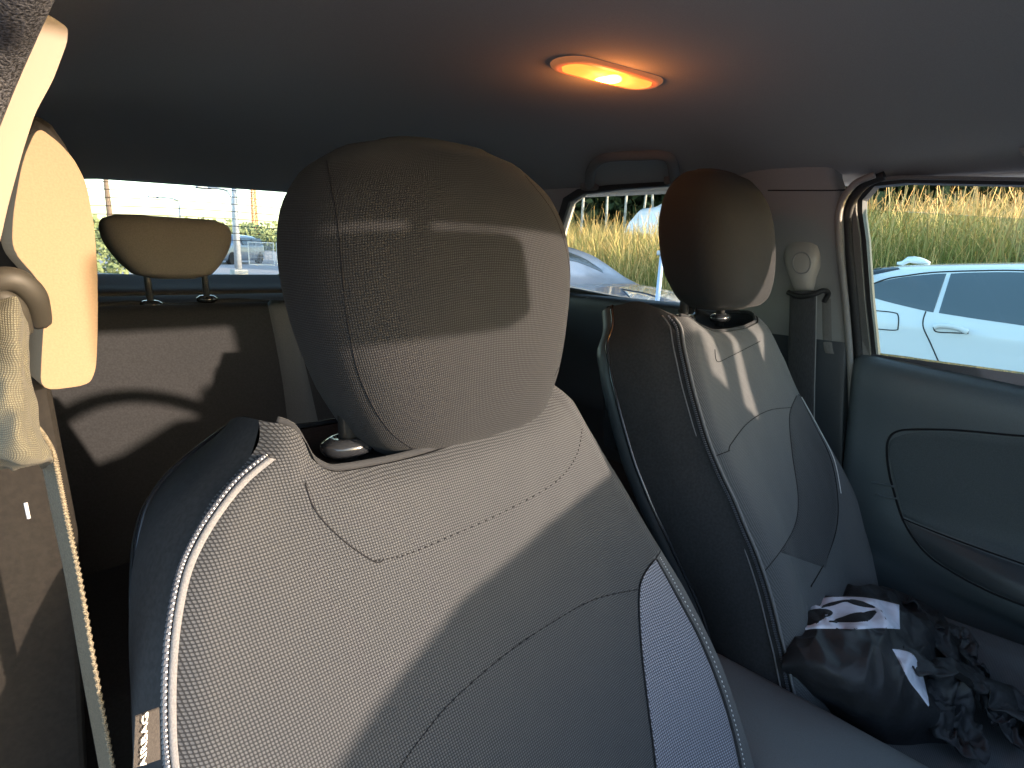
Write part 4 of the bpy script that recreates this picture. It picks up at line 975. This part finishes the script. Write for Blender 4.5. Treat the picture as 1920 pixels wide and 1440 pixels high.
# slim post beside blue car
o, b, top = pole('sign_post', 'thin pale blue post in front of the tall grass beside the blue car', 'post', 1242, 5.2, 470, .028, nmat('post_blue', (.35, .45, .62), .5))
MB().box(top+V((0, 0, -.02)), (.07, .07, .04)).build('post_cap', M['metalpost'], o, bevel=.008)
# ------------------------------------------------------------------ vegetation
def leafmat(name, c1, c2, trans=.25):
    mt = nmat(name, c1, .7, .2); N = mt.node_tree; n = N.nodes; b = n['Principled BSDF']
    tc = n.new('ShaderNodeTexCoord'); no = n.new('ShaderNodeTexNoise'); no.inputs['Scale'].default_value = 3.5; no.inputs['Detail'].default_value = 5
    N.links.new(tc.outputs['Object'], no.inputs['Vector']); rp = n.new('ShaderNodeValToRGB'); rp.color_ramp.elements[0].position = .35; rp.color_ramp.elements[1].position = .65
    rp.color_ramp.elements[0].color = (*c1, 1); rp.color_ramp.elements[1].color = (*c2, 1); N.links.new(no.outputs[0], rp.inputs[0]); N.links.new(rp.outputs[0], b.inputs['Base Color'])
    return mt
M['leaf'] = leafmat('wood_leaf', (.035, .055, .022), (.08, .11, .045)); M['leaf2'] = leafmat('bush_leaf', (.12, .15, .07), (.20, .23, .11))
M['bark'] = addnoise(nmat('pale_bark', (.38, .37, .33), .9, .2), 8, .4, .3)
# grass blade material: green low, straw coloured tips
gm_ = nmat('tall_grass_blade', (.2, .25, .08), .8, .15); N = gm_.node_tree; n = N.nodes; b = n['Principled BSDF']
tc = n.new('ShaderNodeTexCoord'); sx = n.new('ShaderNodeSeparateXYZ'); N.links.new(tc.outputs['UV'], sx.inputs[0])
r1 = n.new('ShaderNodeValToRGB'); e = r1.color_ramp.elements; e[0].position = 0; e[0].color = (.12, .16, .05, 1); e[1].position = 1; e[1].color = (.70, .46, .22, 1)
q = e.new(.5); q.color = (.27, .30, .10, 1); q = e.new(.72); q.color = (.46, .40, .17, 1)
N.links.new(sx.outputs[1], r1.inputs[0]); 
r2 = n.new('ShaderNodeMix'); r2.data_type = 'RGBA'; r2.blend_type = 'MULTIPLY'; r2.inputs[0].default_value = 1
r3 = n.new('ShaderNodeValToRGB'); r3.color_ramp.elements[0].color = (.55, .62, .5, 1); r3.color_ramp.elements[1].color = (1.25, 1.15, 1.0, 1); N.links.new(sx.outputs[0], r3.inputs[0])
N.links.new(r1.outputs[0], r2.inputs[6]); N.links.new(r3.outputs[0], r2.inputs[7]); N.links.new(r2.outputs[2], b.inputs['Base Color'])
gv, gf, guv = [], [], []
def blade(x, y, z, h, w, az, bend, tone, head):
    d = V((cos(az), sin(az), 0)); s = V((-d.y, d.x, 0)); k = len(gv); base = V((x, y, z))
    segs = 4
    for i in range(segs+1):
        t = i/segs; p = base+V((0, 0, h*t*(1-.12*bend*t)))+d*(bend*h*t*t*.5); ww = w*(1-t)**.6 if i < segs else 0
        if head and t > .7: ww = w*2.2*(1-abs(t-.85)/.2)+.002
        gv.append(p-s*ww/2); gv.append(p+s*ww/2); v = t if head else t*.66
        guv.append((tone, v)); guv.append((tone, v))
    for i in range(segs): gf.append((k+2*i, k+2*i+1, k+2*i+3, k+2*i+2))
rg = random.Random(3)
for i in range(120000):
    x = 6.3+rg.random()**1.5*9; y = -5+rg.random()*20
    if rg.random() > .35+.65*(noise.noise(V((x*.9, y*.9, 5)))+.75): continue
    edge = min(1, max(.3, (x-6.2)/1.2))
    h = (.5+.8*rg.random())*edge*(1+.35*noise.noise(V((x*.6, y*.6, 1))))
    if rg.random() < .12: h *= 1.25
    tone = min(1, max(0, .5+.5*noise.noise(V((x*.7, y*.7, 11)))+rg.uniform(-.3, .3)))
    blade(x, y, bank_z(x, y)-.02, h, rg.uniform(.004, .010), rg.random()*2*pi, rg.uniform(.1, 1.3), tone, rg.random() < .5)
g = mesh('tall_grass', gv, gf, gm_, None, smooth=False, uvs=guv); g['kind'] = 'stuff'; g['label'] = 'tall seeding grass on the bank beyond the cars'; g['category'] = 'grass'
def leaves(n, c, rad, size, rr, drop=.35, dens=None):
    vs, fs = [], []
    for i in range(n):
        while True:
            p = V((rr.uniform(-1, 1), rr.uniform(-1, 1), rr.uniform(-1, 1)))
            if p.length < 1 and noise.noise(p*2.3+V(c)*.37) > -drop+ .35*p.length-.1: break
        q = V(c)+V((p.x*rad[0], p.y*rad[1], p.z*rad[2])); s = size*rr.uniform(.5, 1.3)
        a = V((rr.gauss(0, 1), rr.gauss(0, 1), rr.gauss(0, 1))).normalized(); b_ = a.orthogonal().normalized()*s*.5; a = a*s; k = len(vs)
        vs += [q-a*.5, q+b_, q+a*.5, q-b_]; fs.append((k, k+1, k+2, k+3))
    return vs, fs
def tree(px, dist, z0, h, lab, group, seed, thin=.09, crown_lo=.45, n=2200, mat=None):
    rr = random.Random(seed); b = GP(px, dist, z0); r = empty('birch_tree', tuple(b)); tag(r, lab, 'tree', group)
    top = b+V((rr.uniform(-.5, .5), rr.uniform(-.5, .5), h*.9)); mid = b.lerp(top, .5)+V((rr.uniform(-.2, .2), rr.uniform(-.2, .2), 0))
    mb = MB().tube(crs([b, mid, top], 14), lambda t: thin*(1-.75*t), 8)
    for i in range(9):
        t = .35+.06*i; s = crs([b, mid, top], 20)[int(t*19)]; a = rr.random()*6.28; L = h*.16*rr.uniform(.7, 1.3)
        mb.tube([s, s+V((cos(a)*L*.5, sin(a)*L*.5, L*.35)), s+V((cos(a)*L, sin(a)*L, L*.9))], lambda t: thin*.3*(1-.7*t), 5)
    mb.build('trunk', M['bark'], r)
    vs, fs = leaves(n, tuple(b+V((0, 0, h*(crown_lo+1)/2))), (h*.2, h*.2, h*(1-crown_lo)/2*1.05), .16, rr)
    mesh('crown', vs, fs, mat or M['leaf'], r, smooth=False)
for i, (px, d) in enumerate([(1088, 17), (1135, 19), (1168, 18), (1196, 20), (1228, 18), (1262, 19), (1300, 20), (1690, 26), (1790, 24), (1870, 27)]):
    tree(px, d, .9, 8+(i % 4), 'slender pale-trunked tree at the edge of the dark wood above the tall grass', 'trees at the edge of the wood', i+20, thin=.045)
rr = random.Random(5); vs, fs = [], []
for i in range(90):
    px = 940+i*13; d = 25+rr.random()*6; c = GP(px, d, (1.5, 4.0, 6.5)[i % 3]+rr.uniform(-.8, .8)); a, f = leaves(900, tuple(c), (2.6, 2.6, 2.4), .42, rr, drop=.9)
    k = len(vs); vs += a; fs += [tuple(q+k for q in t) for t in f]
fo_ = mesh('dark_wood', vs, fs, M['leaf'], None, smooth=False); fo_['kind'] = 'stuff'; fo_['label'] = 'dark mass of woodland behind the tall grass'; fo_['category'] = 'wood'
vs, fs = [], []
for i in range(40):
    c = GP(150+i*14, 75+rr.random()*20, rr.uniform(.3, 1.6)); a, f = leaves(420, tuple(c), (3.0, 3.0, 1.6+rr.random()), .5, rr)
    k = len(vs); vs += a; fs += [tuple(q+k for q in t) for t in f]
fo_ = mesh('far_treeline', vs, fs, M['leaf2'], None, smooth=False); fo_['kind'] = 'stuff'; fo_['label'] = 'low line of trees at the horizon behind the car park'; fo_['category'] = 'trees'
hb = GP(130, 14, .7); hr_ = empty('hedge_bush', (hb.x, hb.y, -.1)); tag(hr_, 'rounded green bush beside the car park, next to the sunlit pillar', 'bush')
vs, fs = leaves(3500, tuple(hb), (1.1, 1.4, .95), .09, rr, drop=.8); mesh('foliage', vs, fs, M['leaf2'], hr_, smooth=False)
MB().tube([(hb.x, hb.y, -.1), (hb.x, hb.y, .7)], .06, 8).build('stem', M['bark'], hr_)
